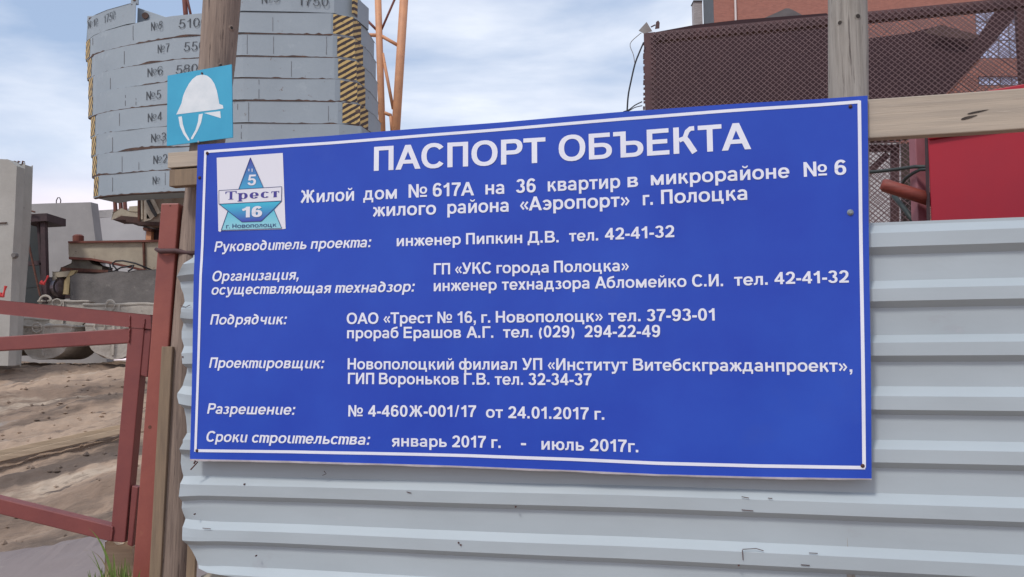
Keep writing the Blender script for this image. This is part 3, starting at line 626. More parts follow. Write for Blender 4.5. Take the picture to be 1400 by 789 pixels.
# screws and punched nail holes
for px, py in ((262, 361), (334, 662), (266, 703), (630, 745), (350, 760), (705, 693), (250, 488), (627, 742), (1010, 773)):
    if 262 < px < 1190 and 140 < py < 650: continue
    p = FP(px, py, .022); p = FP(px, py, .0235); MB().tube([p + FN * .0022, p - FN * .004], .0024 if py > 400 else .005, 8).build('nail_hole', NAIL, fence)
# scratches and rust nicks: thin lifted lips of torn metal
for pts in ([(247, 418), (254, 420), (260, 417)], [(1014, 679), (1024, 681)], [(1050, 681), (1056, 681.5)], [(1014, 697), (1030, 698.5)], [(1015, 751), (1034, 750), (1044, 753)], [(1015, 752), (1016, 766)], [(1106, 756), (1118, 756.5)], [(1095, 772), (1107, 773)], [(443, 644), (446, 648), (441, 650)], [(277, 722), (288, 723)], [(556, 672.5), (562, 674)]):
    mb = MB(); q = [FP(x, y, .021) for x, y in pts]; mb.tube([p for p in q], .0011, 5); mb.build('torn_nick', NAIL, fence)

# ------------------------------------------------------------------ timber rail behind the board
def fbox(mb, s0, s1, z0, z1, o0, o1, n=1, wob=0):
    def ring(s, k):
        d = wob * noise.noise(Vector((s * 2, k, 0)))
        return [FQ(s, z0 + d, o0), FQ(s, z1 + d * .6, o0), FQ(s, z1 + d * .6, o1), FQ(s, z0 + d, o1)]
    prev = ring(s0, 0)
    for i in range(1, n + 1):
        cur = ring(s0 + (s1 - s0) * i / n, 0); base = len(mb.v); mb.v += prev + cur
        for j in range(4): mb.f.append([base + j, base + (j + 1) % 4, base + 4 + (j + 1) % 4, base + 4 + j])
        if i == 1: mb.f.append([base + 3, base + 2, base + 1, base])
        if i == n: mb.f.append([base + 4, base + 5, base + 6, base + 7])
        prev = cur
zt, zbm = FP(1190, 138, .03).z, FP(1190, 191, .03).z
zt2 = FP(1400, 120, .03).z
sL = fs(FP(274, 230, .03))
rail = MB(); fbox(rail, sL + .02, S1 + .4, zbm, zt, .012, .050, 60, .004)
ro = rail.build('fence_rail', PLANK, frame=Matrix.Translation(FQ(1.2, zbm, .03)) @ Matrix.Rotation(FROT, 4, 'Z'), bevel=.003)
tag(ro, 'long pale timber rail running behind the blue board above the corrugated fence', 'rail')
kn = MB()
for c_, l_, h_, dy in (((1337, 153), .052, .0035, 0), ((1325, 160.5), .040, .005, 0)):
    q = FP(c_[0], c_[1], .012); s0 = fs(q); pts = []
    for k in range(12):
        a = 2 * math.pi * k / 12; pts.append(FQ(s0 + math.cos(a) * l_ / 2, q.z + math.sin(a) * h_ * (1 - .5 * math.cos(a)) / 1.5 + .004 * math.cos(a), .0108))
    kn.tess(pts)
KN = mat('dark_knot_crack', (.03, .025, .022), (.07, .055, .045), 30, .9)
ko = kn.build('knot_crack', KN, ro)
# short boards nailed at the left end
for k, (y0, y1, x0) in enumerate(((208, 230, 228), (231, 255, 229))):
    mb = MB(); q0, q1 = FP(x0, y1, .006), FP(x0, y0, .006); e1 = FP(282, y1 - 3, .006); fbox(mb, fs(q0), sL + .015, q0.z + .002, q1.z - .001, (.009, .013)[k], .048, 4, .002)
    tag(mb.build('board_offcut', LATH if k else MATS['rail_timber'], frame=Matrix.Translation(FQ(fs(q0), q0.z, .0)) @ Matrix.Rotation(FROT, 4, 'Z'), bevel=.002),
        ('lower' if k else 'upper') + ' of the two short brown boards nailed left of the blue board', 'board', 'short boards at the end of the rail')

# ------------------------------------------------------------------ log posts
def log(name, pts, rs, m, knots, label, seed):
    th = thing(name, pts[0], label, 'post', 'timber fence posts')
    pts = [Vector(p) for p in pts]; mb = MB(); n = 22; M_ = 46; rows = []
    for k in range(M_ + 1):
        t = k / M_ * (len(pts) - 1); i = min(len(pts) - 2, int(t)); c = pts[i].lerp(pts[i + 1], t - i); r = rs[i] + (rs[i + 1] - rs[i]) * (t - i); row = []
        for j in range(n + 1):
            a = 2 * math.pi * (j % n) / n
            rr = r * (1 + .10 * noise.noise(Vector((math.cos(a) * 1.4 + seed, math.sin(a) * 1.4, c.z * 1.6))) + .035 * noise.noise(Vector((math.cos(a) * 5, math.sin(a) * 5 + seed, c.z * 3))))
            row.append(c + Vector((math.cos(a) * rr, math.sin(a) * rr, 0)))
        rows.append(row)
    mb.grid(rows); mb.tess(rows[-1][:-1])
    mb.build('trunk', m, th, smooth=True)
    for (px, py, Y, r_, out) in knots:
        p = W(px, py, Y); ax = min(pts, key=lambda c: abs(c.z - p.z)); R_ = min(rs) * 1.035; dx = max(-R_ * .9, min(R_ * .97, p.x - ax.x)); p = Vector((ax.x + dx, ax.y - math.sqrt(max(1e-6, R_ * R_ - dx * dx)), p.z)); d = Vector((p.x - ax.x, p.y - ax.y, 0)).normalized(); q = MB()
        q.tube([p - d * .02, p - d * .004, p + d * r_ * .12, p + d * r_ * .08], r_, 14, rs=[r_ * 2.1, r_ * 1.5, r_ * .9, r_ * .5]); q.build('knot', m, th, smooth=True)
        if out == 0: MB().tube([p + d * r_ * .1, p + d * r_ * .2], r_ * .55, 9).build('knot', KN, th)
    return th
def gp(p): return Vector((p.x, p.y, ground_z(p.x, p.y) - .1))
# left leaning log
YL = 2.83
a0, a1 = W(222, 1000, YL), W(307, -90, YL)
pts_ = [W(222 + 7, 870, YL), W(238, 760, YL), W(245, 620, YL), W(257, 480, YL), W(272, 300, YL), W(296, 90, YL), W(303, 0, YL), W(311, -110, YL)]
log('log_post', pts_, [.062, .056, .055, .055, .055, .060, .062, .062], BROWNWOOD,
    [(313, 34, YL - .058, .010, 0), (300, 88, YL - .062, .011, 0)], 'brown leaning log post behind the cyan helmet plate', 1.3)
YR = 2.30
log('log_post', [W(1160, 900, YR), W(1160, 600, YR), W(1160, 300, YR), W(1160, 130, YR), W(1160, 60, YR), W(1159, 0, YR), W(1158, -120, YR)], [.054, .054, .054, .0535, .0530, .050, .048], OLDWOOD,
    [(1163, 32, YR, .0115, 0), (1142, 38, YR, .0105, 0), (1187, 41, YR, .012, 1), (1158, 55, YR, .003, 0), (1155, 74, YR, .003, 0)], 'grey weathered log post with knots rising above the right end of the board', 6.1)

# ------------------------------------------------------------------ helmet safety plate
HB = Vector((W(273, 195, 2.735)))
plate = thing('helmet_sign', HB, 'small cyan plate with a white safety helmet nailed to the leaning log post', 'sign', rz=FROT)
HO = -.02
def HPt(x, y, lift=0.0):                # on a plane parallel to the fence just before the log
    return FP(x, y, HOFF) + FN * lift
HOFF = .072
c_ = [(229, 103.5), (316.5, 88), (318, 188), (228, 199.5)]
mb = MB(); A = [HPt(x, y) for x, y in c_]; mb.prism(A, [p - FN * .004 for p in A]); mb.build('panel', CYANB, plate)
ZX = lambda x: 100 + x / 4.64
ZY = lambda y: y / 4.64
def hp(pts, lift=.0006):
    return MB().tess([HPt(ZX(x), ZY(y), lift) for x, y in pts])
dome = [(655, 727), (672, 690), (688, 655), (698, 610), (712, 575), (735, 532), (758, 502), (785, 481), (820, 473), (850, 480), (876, 500), (897, 532), (912, 575), (922, 625), (928, 660), (950, 668), (954, 688), (905, 697), (780, 711)]
hp(dome).build('helmet_print', HELW, plate)
hp([(668, 742), (690, 738), (697, 790), (712, 838), (738, 884), (740, 892), (730, 893), (700, 850), (678, 800)]).build('helmet_print', HELW, plate)
hp([(798, 726), (824, 721), (812, 780), (790, 830), (760, 882), (750, 885), (748, 876), (776, 826), (792, 775)]).build('helmet_print', HELW, plate)
hp([(830, 717), (934, 705), (937, 750)]).build('helmet_print', HELW, plate)
p = HPt(276.5, 100.5); MB().tube([p, p + FN * .003], .0035, 8).build('nail_head', NAIL, plate)
p = HPt(272, 194); MB().tube([p, p + FN * .004], .0035, 8).build('nail_head', BOLT, plate)

# ------------------------------------------------------------------ red steel gate post, lath, wire
YP = 2.80
def lean_box(mb, top, bot, Y, wx, dy, px_is_left=True):
    """square tube whose front-left edge runs from bot to top pixel"""
    a_, b_ = W(*bot, Y), W(*top, Y); x = Vector((wx, 0, 0)) ; y = Vector((0, dy, 0)); R_ = Matrix.Rotation(FROT * .2, 3, 'Z'); x = R_ @ x; y = R_ @ y
    return mb.prism([a_, a_ + x, a_ + x + y, a_ + y], [b_, b_ + x, b_ + x + y, b_ + y])
gpost = thing('gate_post', W(180, 900, YP), 'red painted square steel post the gate hangs on, left of the blue board', 'post')
mb = MB(); lean_box(mb, (220, 278), (170.5, 920), YP, .062, .062); mb.build('shaft', REDPOST, gpost, bevel=.004)
for px, py, r_ in ((205, 584, .006), (233, 281.5, .003)):
    p = W(px, py, YP - .0005); MB().tube([p, p - Vector((0, .0015, 0))], r_, 9).build('rust_spot', RUST, gpost)
mb = MB(); pts = [W(213, 340.5, YP - .012), W(219, 343.5, YP - .02), W(240, 343, YP - .014), W(255, 345.5, YP - .02), W(272, 347, YP - .03)]
tag(MB().tube(pts, .0085, 8, rs=[.006, .009, .0085, .008, .008]).build('tie_rod', RUSTWIRE, smooth=True), 'rusty rod tying the red gate post to the fence log', 'rod')
mb = MB(); a_, b_ = W(202.5, 900, YP - .01), W(225.5, 474, YP - .01)
mb.prism([a_, a_ + Vector((.036, 0, 0)), a_ + Vector((.036, .03, 0)), a_ + Vector((0, .03, 0))], [b_, b_ + Vector((.036, 0, 0)), b_ + Vector((.036, .03, 0)), b_ + Vector((0, .03, 0))])
# moved beside the post so the pieces do not cut each other
for v in mb.v: v.x += .0; v.y -= .028
tag(mb.build('timber_lath', LATH, bevel=.002), 'narrow tan timber batten standing against the red gate post', 'batten')
# thin board behind the sheet edge at the foot of the log
mb = MB(); a_, b_ = W(247, 930, 2.74), W(256, 742, 2.74); mb.prism([a_, a_ + Vector((.028, 0, 0)), a_ + Vector((.028, .02, 0)), a_ + Vector((0, .02, 0))], [b_, b_ + Vector((.028, 0, 0)), b_ + Vector((.028, .02, 0)), b_ + Vector((0, .02, 0))])
tag(mb.build('timber_offcut', LATH, bevel=.002), 'short reddish board end under the left bottom corner of the corrugated sheet', 'board')

# ------------------------------------------------------------------ red gate
YG = 2.86
rg0 = random.Random(21)
gate = thing('steel_gate', W(-200, 1000, YG), 'maroon tubular steel gate leaning beside the red gate post', 'gate')
def quadbar(name, pts, Y=YG, th=.05, m=REDP, bev=.003):
    return slab(pts, Y, th).build(name, m, gate, bevel=bev)
quadbar('stile', [(177, 432), (198.5, 434), (170.5, 742), (150, 740.5)])
def ex(y0, y1, x1, x0=-620): return y0 + (y0 - y1) * (-x0) / x1     # carry a rail's line on to the left
quadbar('top_rail', [(-620, ex(410.4, 430, 200)), (206, 430.6), (206, 449.5), (177, 447.5), (-620, ex(429.4, 447, 172))], YG - .002)
quadbar('diagonal_rail', [(-620, ex(460, 448.5, 175)), (177.2, 448.8), (176, 469), (-620, ex(479.6, 469, 175))], YG + .003, .046)
quadbar('bottom_rail', [(-620, ex(681.7, 719, 152)), (154, 719.5), (152, 741), (-620, ex(703, 740.5, 151))], YG + .003, .046)
quadbar('stile', [(-640, 300), (-620, 300), (-620, 560), (-640, 560)])
quadbar('hinge_strap', [(196.5, 450.5), (207, 450), (201, 516), (190.5, 513)], YG + .004, .03)
quadbar('hinge_strap', [(180, 664), (189, 666), (180.5, 748), (173.5, 745)], YG + .004, .03)
quadbar('stile_flange', [(194.6, 480), (198.8, 480), (178.5, 664), (173.5, 700), (172.2, 700)], YG + .03, .01)
for a_, b_ in (((177.3, 431.5), (177.3, 447.5)), ((177.2, 449.5), (176.2, 468.5)), ((153.8, 720), (152.2, 740)), ((198, 436), (196, 450))):
    p0_, p1_ = W(*a_, YG - .004), W(*b_, YG - .004); pts = [p0_.lerp(p1_, k / 9) + Vector((rg0.uniform(-.0012, .0012), 0, 0)) for k in range(10)]
    MB().tube(pts, .003, 6, rs=[.0022 + .0016 * rg0.random() for _ in pts]).build('weld_bead', REDP, gate, smooth=True)
# pale board upright behind the gate foot
mb = slab([(144, 742), (150, 738), (160, 745), (168, 744), (173, 741), (181, 748), (186, 900), (142, 900)], 2.97, .03)
tag(mb.build('upright_board', PALEWOOD, bevel=.002), 'short pale board with a splintered top standing behind the gate foot', 'board')

# ------------------------------------------------------------------ grass at the post
gb = Vector(W(166, 800, 2.68)); gb.z = ground_z(gb.x, gb.y)
tuft = thing('grass_tuft', gb, 'green grass tuft with long blades at the foot of the red gate post', 'grass')
rg = random.Random(3)
def blade(p0, p1, p2, w0, m):
    p0, p1, p2 = Vector(p0), Vector(p1), Vector(p2); prev = None; mb = MB(); n = 9
    for k in range(n + 1):
        t = k / n; c = p0 * (1 - t) ** 2 + p1 * 2 * t * (1 - t) + p2 * t * t; ww = w0 * (1 - t) ** .7 * (.6 + .8 * min(1, t * 4)) + .0004
        l, r = c + Vector((-ww / 2, 0, ww * .15)), c + Vector((ww / 2, 0, -ww * .15)); md_ = c + Vector((0, ww * .25, 0))
        if prev: mb.poly([prev[0], prev[2], md_, l]); mb.poly([prev[2], prev[1], r, md_])
        prev = (l, r, md_)
    mb.build('blade', m, tuft, smooth=True)
Yb = 2.70
for pts, ww, m in (([(158, 830), (152, 745), (121, 722)], .011, GRASSM), ([(150, 830), (140, 780), (125, 752)], .006, GRASSM), ([(160, 830), (146, 745), (113, 753)], .005, DRYG),
                   ([(152, 830), (150, 790), (119, 757)], .004, GRASSM), ([(165, 830), (172, 770), (171, 762)], .006, GRASSM), ([(156, 830), (158, 780), (155, 756)], .009, GRASSM)):
    blade(*[W(x, y, Yb - .02 * i) for i, (x, y) in enumerate(pts)], ww, m)
for k in range(60):
    x = rg.uniform(128, 186); h_ = rg.uniform(4, 26) * (1.2 - abs(x - 160) / 50); lx = rg.uniform(-14, 14)
    blade(W(x, 835, Yb + rg.uniform(-.05, .05)), W(x + lx * .3, 805, Yb), W(x + lx, 789 - h_ + abs(lx) * .4, Yb - .02), rg.uniform(.003, .007), GRASSM if rg.random() < .8 else DRYG)

# stones under the sheet
def rock(c, r, seed, name='stone', m=STONE, lab='', grp=None, parent=None):
    mb = MB(); rows = []
    for i in range(9):
        th_ = math.pi * i / 8; row = []
        for j in range(13):
            ph = 2 * math.pi * (j % 12) / 12; d = Vector((math.sin(th_) * math.cos(ph), math.sin(th_) * math.sin(ph), math.cos(th_)))
            k = 1 + .35 * noise.noise(d * 1.3 + Vector((seed, 0, 0))) + .1 * noise.noise(d * 4 + Vector((0, seed, 0)))
            row.append(Vector(c) + Vector((d.x * r[0], d.y * r[1], d.z * r[2])) * k)
        rows.append(row)
    mb.grid(rows); o = mb.build(name, m); tag(o, lab, 'stone', grp); return o
rock(W(296, 803, 2.78), (.075, .06, .055), 2.2, lab='pale stone under the left bottom corner of the corrugated fence')
rock(W(345, 812, 2.72), (.06, .06, .045), 5.2, lab='darker half hidden stone right of the pale one under the fence', m=CONCD)

# ------------------------------------------------------------------ timber lying on the mud
for k, (a_, b_, w_, lab) in enumerate((((-40, 651), (168, 603), .10, 'long sawn plank lying on the mud beyond the gate, the nearer one'), ((-30, 641), (172, 597), .075, 'long sawn plank lying on the mud just behind the nearer plank'))):
    p, q = drop(*a_), drop(*b_); p.z += .085; q.z += .085
    mb = MB(); n = 10
    for_ = [p.lerp(q, i / n) for i in range(n + 1)]
    mb.bar(p, q, .05, w_, up=(0, 1, 0)); fr_ = Matrix.Translation(p) @ Matrix.Rotation(math.atan2(q.y - p.y, q.x - p.x), 4, 'Z')
    tag(mb.build('timber_plank', PALEWOOD, frame=fr_, bevel=.004), lab, 'plank', 'planks lying on the mud')
# pebbles and clods
pb = MB(); rp_ = random.Random(11)
for k in range(900):
    x, y = rp_.uniform(-8, -2.2), rp_.uniform(5.9, 11.5); r = rp_.uniform(.008, .03) * (1.5 if rp_.random() < .08 else 1); z = ground_z(x, y) + r * .2; c = Vector((x, y, z))
    o6 = [c + Vector(d) * r * rp_.uniform(.6, 1.2) for d in ((1, 0, 0), (0, 1, 0), (-1, 0, 0), (0, -1, 0), (0, 0, .8), (0, 0, -.8))]
    i = len(pb.v); pb.v += o6; pb.f += [[i + a, i + b, i + c2] for a, b, c2 in ((0, 1, 4), (1, 2, 4), (2, 3, 4), (3, 0, 4), (1, 0, 5), (2, 1, 5), (3, 2, 5), (0, 3, 5))]
tag(pb.build('pebbles', MATS['sandy_mud'], frame=Matrix.Identity(4)), 'loose pebbles and clods scattered over the mud beyond the gate', 'pebbles', kind='stuff')

# ------------------------------------------------------------------ mortar tubs
def tub(base, wd, ln, ht, rz, label, hooks=1, tilt=0, rim=.03):
    th = thing('mortar_tub', base, label, 'tub', 'mortar tubs on the ground'); Z = Matrix.Translation(base) @ Matrix.Rotation(rz, 4, 'Z') @ Matrix.Rotation(tilt, 4, 'X')
    sd = base.x * 3
    def sec(y, k, inn):
        out = []
        for i in range(19):
            a = math.pi * i / 18; x = -math.cos(a); z = math.sin(a)
            X_ = (abs(x) ** .9) * math.copysign(1, x) * (wd / 2 - inn) * (1 - .06 * z); zz = ht - (ht - inn) * (abs(z) ** .72)
            p = Vector((X_, y, max(zz, .0 + inn)))
            p += Vector((1, 1, 1)) * .022 * noise.noise(p * 6 + Vector((sd, 0, 0)))
            out.append(Z @ p)
        return out
    ys = [-ln / 2, -ln / 2 + .04, -ln / 4, 0, ln / 4, ln / 2 - .04, ln / 2]
    mb = MB(); o_ = [sec(y, 0, .0) for y in ys]; i_ = [sec(y, 0, .03) for y in [-ln / 2 + .03] + ys[1:-1] + [ln / 2 - .03]]
    mb.grid(o_); mb.grid([r[::-1] for r in i_]); mb.poly(o_[0]); mb.poly(o_[-1]); mb.poly(i_[0]); mb.poly(i_[-1])
    mb.build('shell', CRUST, th, smooth=False)
    rm = MB(); cs = []
    for x, y in ((-1, -1), (1, -1), (1, 1), (-1, 1), (-1, -1)):
        cs.append((x * wd / 2, y * ln / 2))
    pts = []
    for (x0, y0), (x1, y1) in zip(cs, cs[1:]):
        for k in range(8): t = k / 8; pts.append(Z @ Vector((x0 + (x1 - x0) * t, y0 + (y1 - y0) * t, ht + .02 * noise.noise(Vector((x0 + t * 3, y0, sd))))))
    pts.append(pts[0]); rm.tube(pts, .018, 6, rs=[.016 + .010 * abs(noise.noise(Vector((k * .7, sd, 0)))) for k in range(len(pts))]); rm.build('rim', CRUST, th)
    pl = MB()   # hardened mortar inside, lumpy
    rows = [[Z @ Vector((x * wd * .44, y * ln * .46, ht - .07 + .07 * noise.noise(Vector((x * 2, y * 2, sd))) + .05 * (1 - x * x))) for x in [k / 5 - 1 for k in range(11)]] for y in [k / 5 - 1 for k in range(11)]]
    pl.grid(rows); pl.build('hardened_mortar', CRUST, th, smooth=True)
    for hx in ([-.12] if hooks == 1 else [-.25, .2]):
        hh = MB(); c = Vector((hx * wd, -ln / 2 - .012, ht - .03)); pp = [Z @ (c + Vector((math.cos(a) * .06, -.008, math.sin(a) * .06))) for a in [math.pi * 2 * k / 12 for k in range(13)]]
        hh.tube(pp, .010, 6); hh.build('lifting_eye', CRUST, th)
    rb = MB(); rb.bar(Z @ Vector((0, -ln / 2 - .01, .05)), Z @ Vector((0, -ln / 2 - .01, ht)), .03, .02); rb.build('stiffening_rib', CRUST, th)
    return th
def tubat(px0, px1, pyb, pyt, Y, rz, lab, ln=.8, **k):
    a_, b_ = W(px0, pyb, Y), W(px1, pyb, Y); top = W(px0, pyt, Y); base = (a_ + b_) / 2; base.y += ln / 2
    return tub(base, (b_ - a_).length, ln, top.z - a_.z, rz, lab, **k)
tubat(21, 97, 492, 445, 10.6, 0, 'crusted mortar tub below the gate rails, second from the left')
tubat(103, 173, 491, 444, 10.7, .35, 'crusted mortar tub with pale hoops, between the second tub and the gate stile', hooks=2)
tubat(-60, 14, 487, 434, 10.5, -.1, 'crusted mortar tub cut by the left edge of the picture')
tubat(45, 108, 460, 412, 11.6, .2, 'crusted mortar tub in the back row, below the crane wheel')
tubat(112, 212, 462, 416, 11.25, 0, 'wide crusted mortar tub in front of the dark concrete block', ln=.7)
# dark void sheet under the right-hand tub
# hoops
for px, py, r_ in ((62, 410, 8), (151, 414, 5), (134, 487, 0)):
    if not r_: continue
    hb = MB(); c = W(px, py, 11.15 if px > 100 else 11.5); R0 = r_ / 1150 * 11.3
    hb.tube([c + Vector((math.cos(a) * R0, 0, math.sin(a) * R0 * .85 - .01)) for a in [math.pi * k / 8 for k in range(9)]], .016, 6)
    o = hb.build('lifting_loop', CRUST); 
    tag(o, 'pale steel loop standing up ' + ('from the tub below the crane wheel' if px < 100 else 'from the wide tub before the concrete block'), 'loop', 'steel loops on the tubs')

# ------------------------------------------------------------------ concrete block and precast panels
blk = slab([(96, 378), (104, 374.5), (130, 374), (160, 371.5), (175, 372), (185, 369.5), (225, 368.5), (262, 369), (262, 470), (97, 470)], 11.95, .6)
tag(blk.build('concrete_block', CONCD, bevel=.02), 'dark rough concrete block carrying the crane arm, behind the tubs', 'concrete block')
pn = thing('precast_block', W(85, 492, 13.2), 'grey precast panel with one lifting loop, standing between the dark rack and the crane arm', 'concrete panel', 'precast concrete panels')
slab([(20, 280), (60, 278.3), (124, 276.5), (142, 420), (146, 500), (20, 500)], 13.2, .16, dirv=(.25, 1, 0)).build('panel', CONC, pn, bevel=.01)
mb = MB(); c = W(80, 277.5, 13.25); mb.tube([c + Vector((-.035, 0, -.02)), c + Vector((-.035, 0, .04)), c + Vector((-.015, 0, .085)), c + Vector((.015, 0, .085)), c + Vector((.035, 0, .04)), c + Vector((.03, 0, -.02))], .008, 6); mb.build('lifting_loop', DARKR, pn)
mb = slab([(128, 298), (160, 296.5), (198, 305), (199, 330), (262, 335), (262, 480), (128, 480)], 15, .2)
tag(mb.build('precast_block', CONCL, bevel=.01), 'pale precast panel seen above the cream crane arm', 'concrete panel', 'precast concrete panels')
mb = slab([(120, 288.5), (192, 284), (192, 330), (120, 330)], 17, .2)
tag(mb.build('precast_block', CONC), 'narrow far precast panel showing as a strip under the ballast', 'concrete panel', 'precast concrete panels')
l1 = slab([(-90, 214), (-10, 217), (11, 218), (23, 227), (20, 300), (17, 350), (11, 500), (-100, 500)], 9.9, .14, dirv=(.1, 1, 0))
o1 = l1.build('precast_block', CONCY, bevel=.012); tag(o1, 'front precast panel at the left edge of the picture', 'concrete panel', 'precast concrete panels')
l2 = slab([(10, 219), (22, 222), (28, 225.5), (33.5, 224), (32, 282), (29, 330), (22, 420), (17, 500), (0, 500)], 10.2, .14, dirv=(.1, 1, 0))
o2 = l2.build('precast_block', CONCY, bevel=.012); tag(o2, 'second precast panel just behind the front one at the left edge', 'concrete panel', 'precast concrete panels')
for px, py, Y, o_ in ((19, 349, 9.885, o1), (27, 283, 10.185, o2)):
    p = W(px, py, Y); MB().tube([p + Vector((0, .03, 0)), p - Vector((0, .012, 0))], .03, 9, rs=[.04, .028]).build('socket', CONCD, o_)
# dark rack
rk = thing('steel_rack', W(45, 480, 11.6), 'dark maroon steel rack with a slanting bar between the precast panels', 'rack')
slab([(26, 290.5), (45, 292.5), (64, 291.5), (64, 302), (28, 304)], 11.5, .5).build('top_beam', DARKR, rk)
slab([(28, 304), (56, 304), (62, 415), (23, 415)], 11.9, .05).build('back_sheet', DARKG, rk)
slab([(55, 302), (61, 302), (64, 415), (57, 415)], 11.55, .08).build('upright', DARKR, rk)
slab([(50, 304), (53, 304), (59, 400), (56, 400)], 11.6, .04).build('upright', DARKR, rk)
slab([(27, 358), (58, 356), (58, 362), (26, 364)], 11.6, .05).build('shelf', DARKR, rk)
slab([(26, 392), (60, 388), (60, 391), (26, 395)], 11.62, .05).build('shelf', DARKG, rk)
MB().tube([W(32.5, 304, 11.5), W(55, 405, 11.5)], .014, 7).build('slanting_bar', RUST, rk)
mb = MB(); mb.tube([W(26, 292, 11.45), W(40, 288, 11.45), W(48, 290, 11.45)], .012, 6).build('loose_wire', RUST, rk)
# red rag ribbons
for pts, lab in (([(56, 386), (60, 388), (63, 383), (66, 377)], 'small red rag tied near the crane wheel'), ([(0, 403), (4, 405), (6, 398), (8, 391)], 'small red rag at the left edge above the gate rail')):
    mb = MB(); q = [W(x, y, 11.2 if pts[0][0] > 20 else 9.8) for x, y in pts]
    mb.tube(q, .02, 6, rs=[.034, .022, .010, .018]); tag(mb.build('red_rag', REDTAG), lab, 'rag', 'red rags')

# ------------------------------------------------------------------ crane
crane = thing('tower_crane', W(300, 490, 12.6), 'tower crane base with cream arm, wheel and faded orange lattice legs behind the ballast', 'crane')
YA = 12.15
slab([(93.5, 331.5), (150, 330.5), (222, 329), (262, 329), (262, 371), (206, 370.5), (180, 364), (150, 358), (125, 353.5), (97, 354), (94, 350)], YA, .35).build('undercarriage_arm', CRANEB, crane, bevel=.01)
slab([(93, 329.8), (262, 327), (262, 330), (93, 332.2)], YA - .05, .45).build('arm_flange', REDBROWN, crane)
slab([(194.5, 331), (197, 331), (197.5, 368), (195.5, 367)], YA - .04, .04).build('arm_stiffener', RUST, crane)
slab([(94, 351), (125, 353), (150, 357.5), (206, 370), (205, 373), (150, 360.5), (125, 355.7), (94, 354.5)], YA - .05, .45).build('arm_flange', REDBROWN, crane)
MB().tube([W(107, 331, YA + .15), W(107, 323, YA + .15), W(107, 321, YA + .15)], .075, 14, rs=[.075, .078, .05]).build('pivot_cap', REDBROWN, crane)
slab([(99, 356), (121, 355.5), (127, 361), (140, 364), (140, 370), (82, 371), (84, 366), (98, 360)], YA + .0, .3).build('bogie_saddle', mat('oily_green_steel', (.16, .15, .11), (.08, .06, .05), 8, .7, 0, .4, 30), crane, bevel=.01)
slab([(84, 365.5), (145, 369), (170, 371.5), (170, 373), (84, 371.5)], YA - .02, .35).build('bogie_plate', RUST, crane)
slab([(72, 372), (95, 371), (95, 378), (78, 379), (77, 402), (72.5, 402)], YA - .1, .12).build('wheel_fork', CRANEB, crane, bevel=.008)
slab([(97, 370), (103, 370), (96, 383), (93, 402), (86, 402), (88, 384)], YA - .16, .06).build('wheel_fork', mat('yellow_bracket_paint', (.52, .40, .20), (.42, .32, .17), 9, .6, 0, .2, 40, spots=(((.15, .08, .05), 12, .62, .74),)), crane, bevel=.006)
STEEL = mat('worn_wheel_steel', (.10, .07, .08), (.22, .20, .22), 9, .35, .7, .1, 40)
c = W(84, 393, YA + .0); whl = MB(); whl.tube([c + Vector((-.075, .06, 0)), c + Vector((-.05, .04, 0)), c + Vector((-.045, .035, 0)), c + Vector((.05, -.03, 0)), c + Vector((.055, -.035, 0))], .15, 24, rs=[.10, .185, .155, .155, .12]); whl.build('travel_wheel', STEEL, crane, smooth=False)
slab([(64, 378), (73, 380), (76, 408), (66, 410)], YA + .12, .2).build('motor_case', DARKR, crane)
slab([(56, 400), (100, 402), (100, 408), (56, 406)], YA - .02, .2).build('rail_foot', DARKR, crane)
CB = [[(148, 371), (156, 371), (165, 366), (183, 363)], [(155, 365), (154, 360), (158, 357), (168, 356.5), (185, 360), (207, 369)], [(155, 363), (159, 368), (162, 372)], [(183, 362), (180, 368), (175, 371)], [(150, 361), (151, 365), (149, 368), (152, 368)]]
for k, c_ in enumerate(CB):
    MB().tube([W(x, y, YA - .12 - .01 * k) for x, y in c_], .012, 6).build('cable_loop', CABLEB, crane, smooth=True)
# slewing platform beam under the ballast
YB = 12.0
slab([(189, 266), (262, 258), (262, 311), (189, 305)], YB, .5).build('platform_beam', mat('rusted_cream_beam', (.44, .38, .30), (.26, .17, .12), 3.5, .75, 0, .4, 25, spots=(((.08, .045, .04), 5, .55, .7),)), crane, bevel=.01)
slab([(188, 264), (191, 264), (191, 303), (188, 303)], YB - .03, .06).build('beam_edge', RUST, crane)
BMR = mat('dark_rust_beam_edge', (.09, .045, .035), (.05, .03, .028), 9, .8)
slab([(188, 302.5), (262, 305), (262, 310.5), (188, 307)], YB - .04, .08).build('beam_edge', BMR, crane)
slab([(188, 263), (262, 254), (262, 261.5), (188, 270)], YB - .04, .08).build('beam_edge', BMR, crane)
PW = mat('faded_white_stripe', (.72, .66, .54), (.52, .44, .34), 6, .7, 0, 0, spots=(((.15, .09, .06), 9, .58, .7),))
PB = mat('faded_black_stripe', (.05, .055, .06), (.10, .09, .085), 6, .7, 0, 0, spots=(((.15, .09, .06), 9, .62, .72),))
for pts, m in (([(192, 271), (194.5, 270.5), (195, 300), (192.5, 300)], PW), ([(197, 270), (202, 269.5), (211, 296), (206, 301), (197, 303)], PW), ([(199.5, 274), (203.5, 273), (215, 294), (212, 297), (207, 290)], PB), ([(204, 270), (209, 269), (220, 291), (215, 293)], PW), ([(200.5, 291), (205, 299), (200.5, 299)], RUST)):
    slab(pts, YB - .012 - (.006 if m is PB else 0), .01).build('hazard_stripe', m, crane)
slab([(155, 290.5), (166, 285.5), (178, 289), (189, 290), (189, 303), (172, 300), (158, 299), (153, 300)], YB + .3, .4).build('counter_frame', CRANEB, crane, bevel=.01)
slab([(154, 300.5), (166, 295), (189, 297), (189, 305.5), (172, 303), (172, 300.5)], YB + .2, .4).build('counter_frame', BMR, crane)
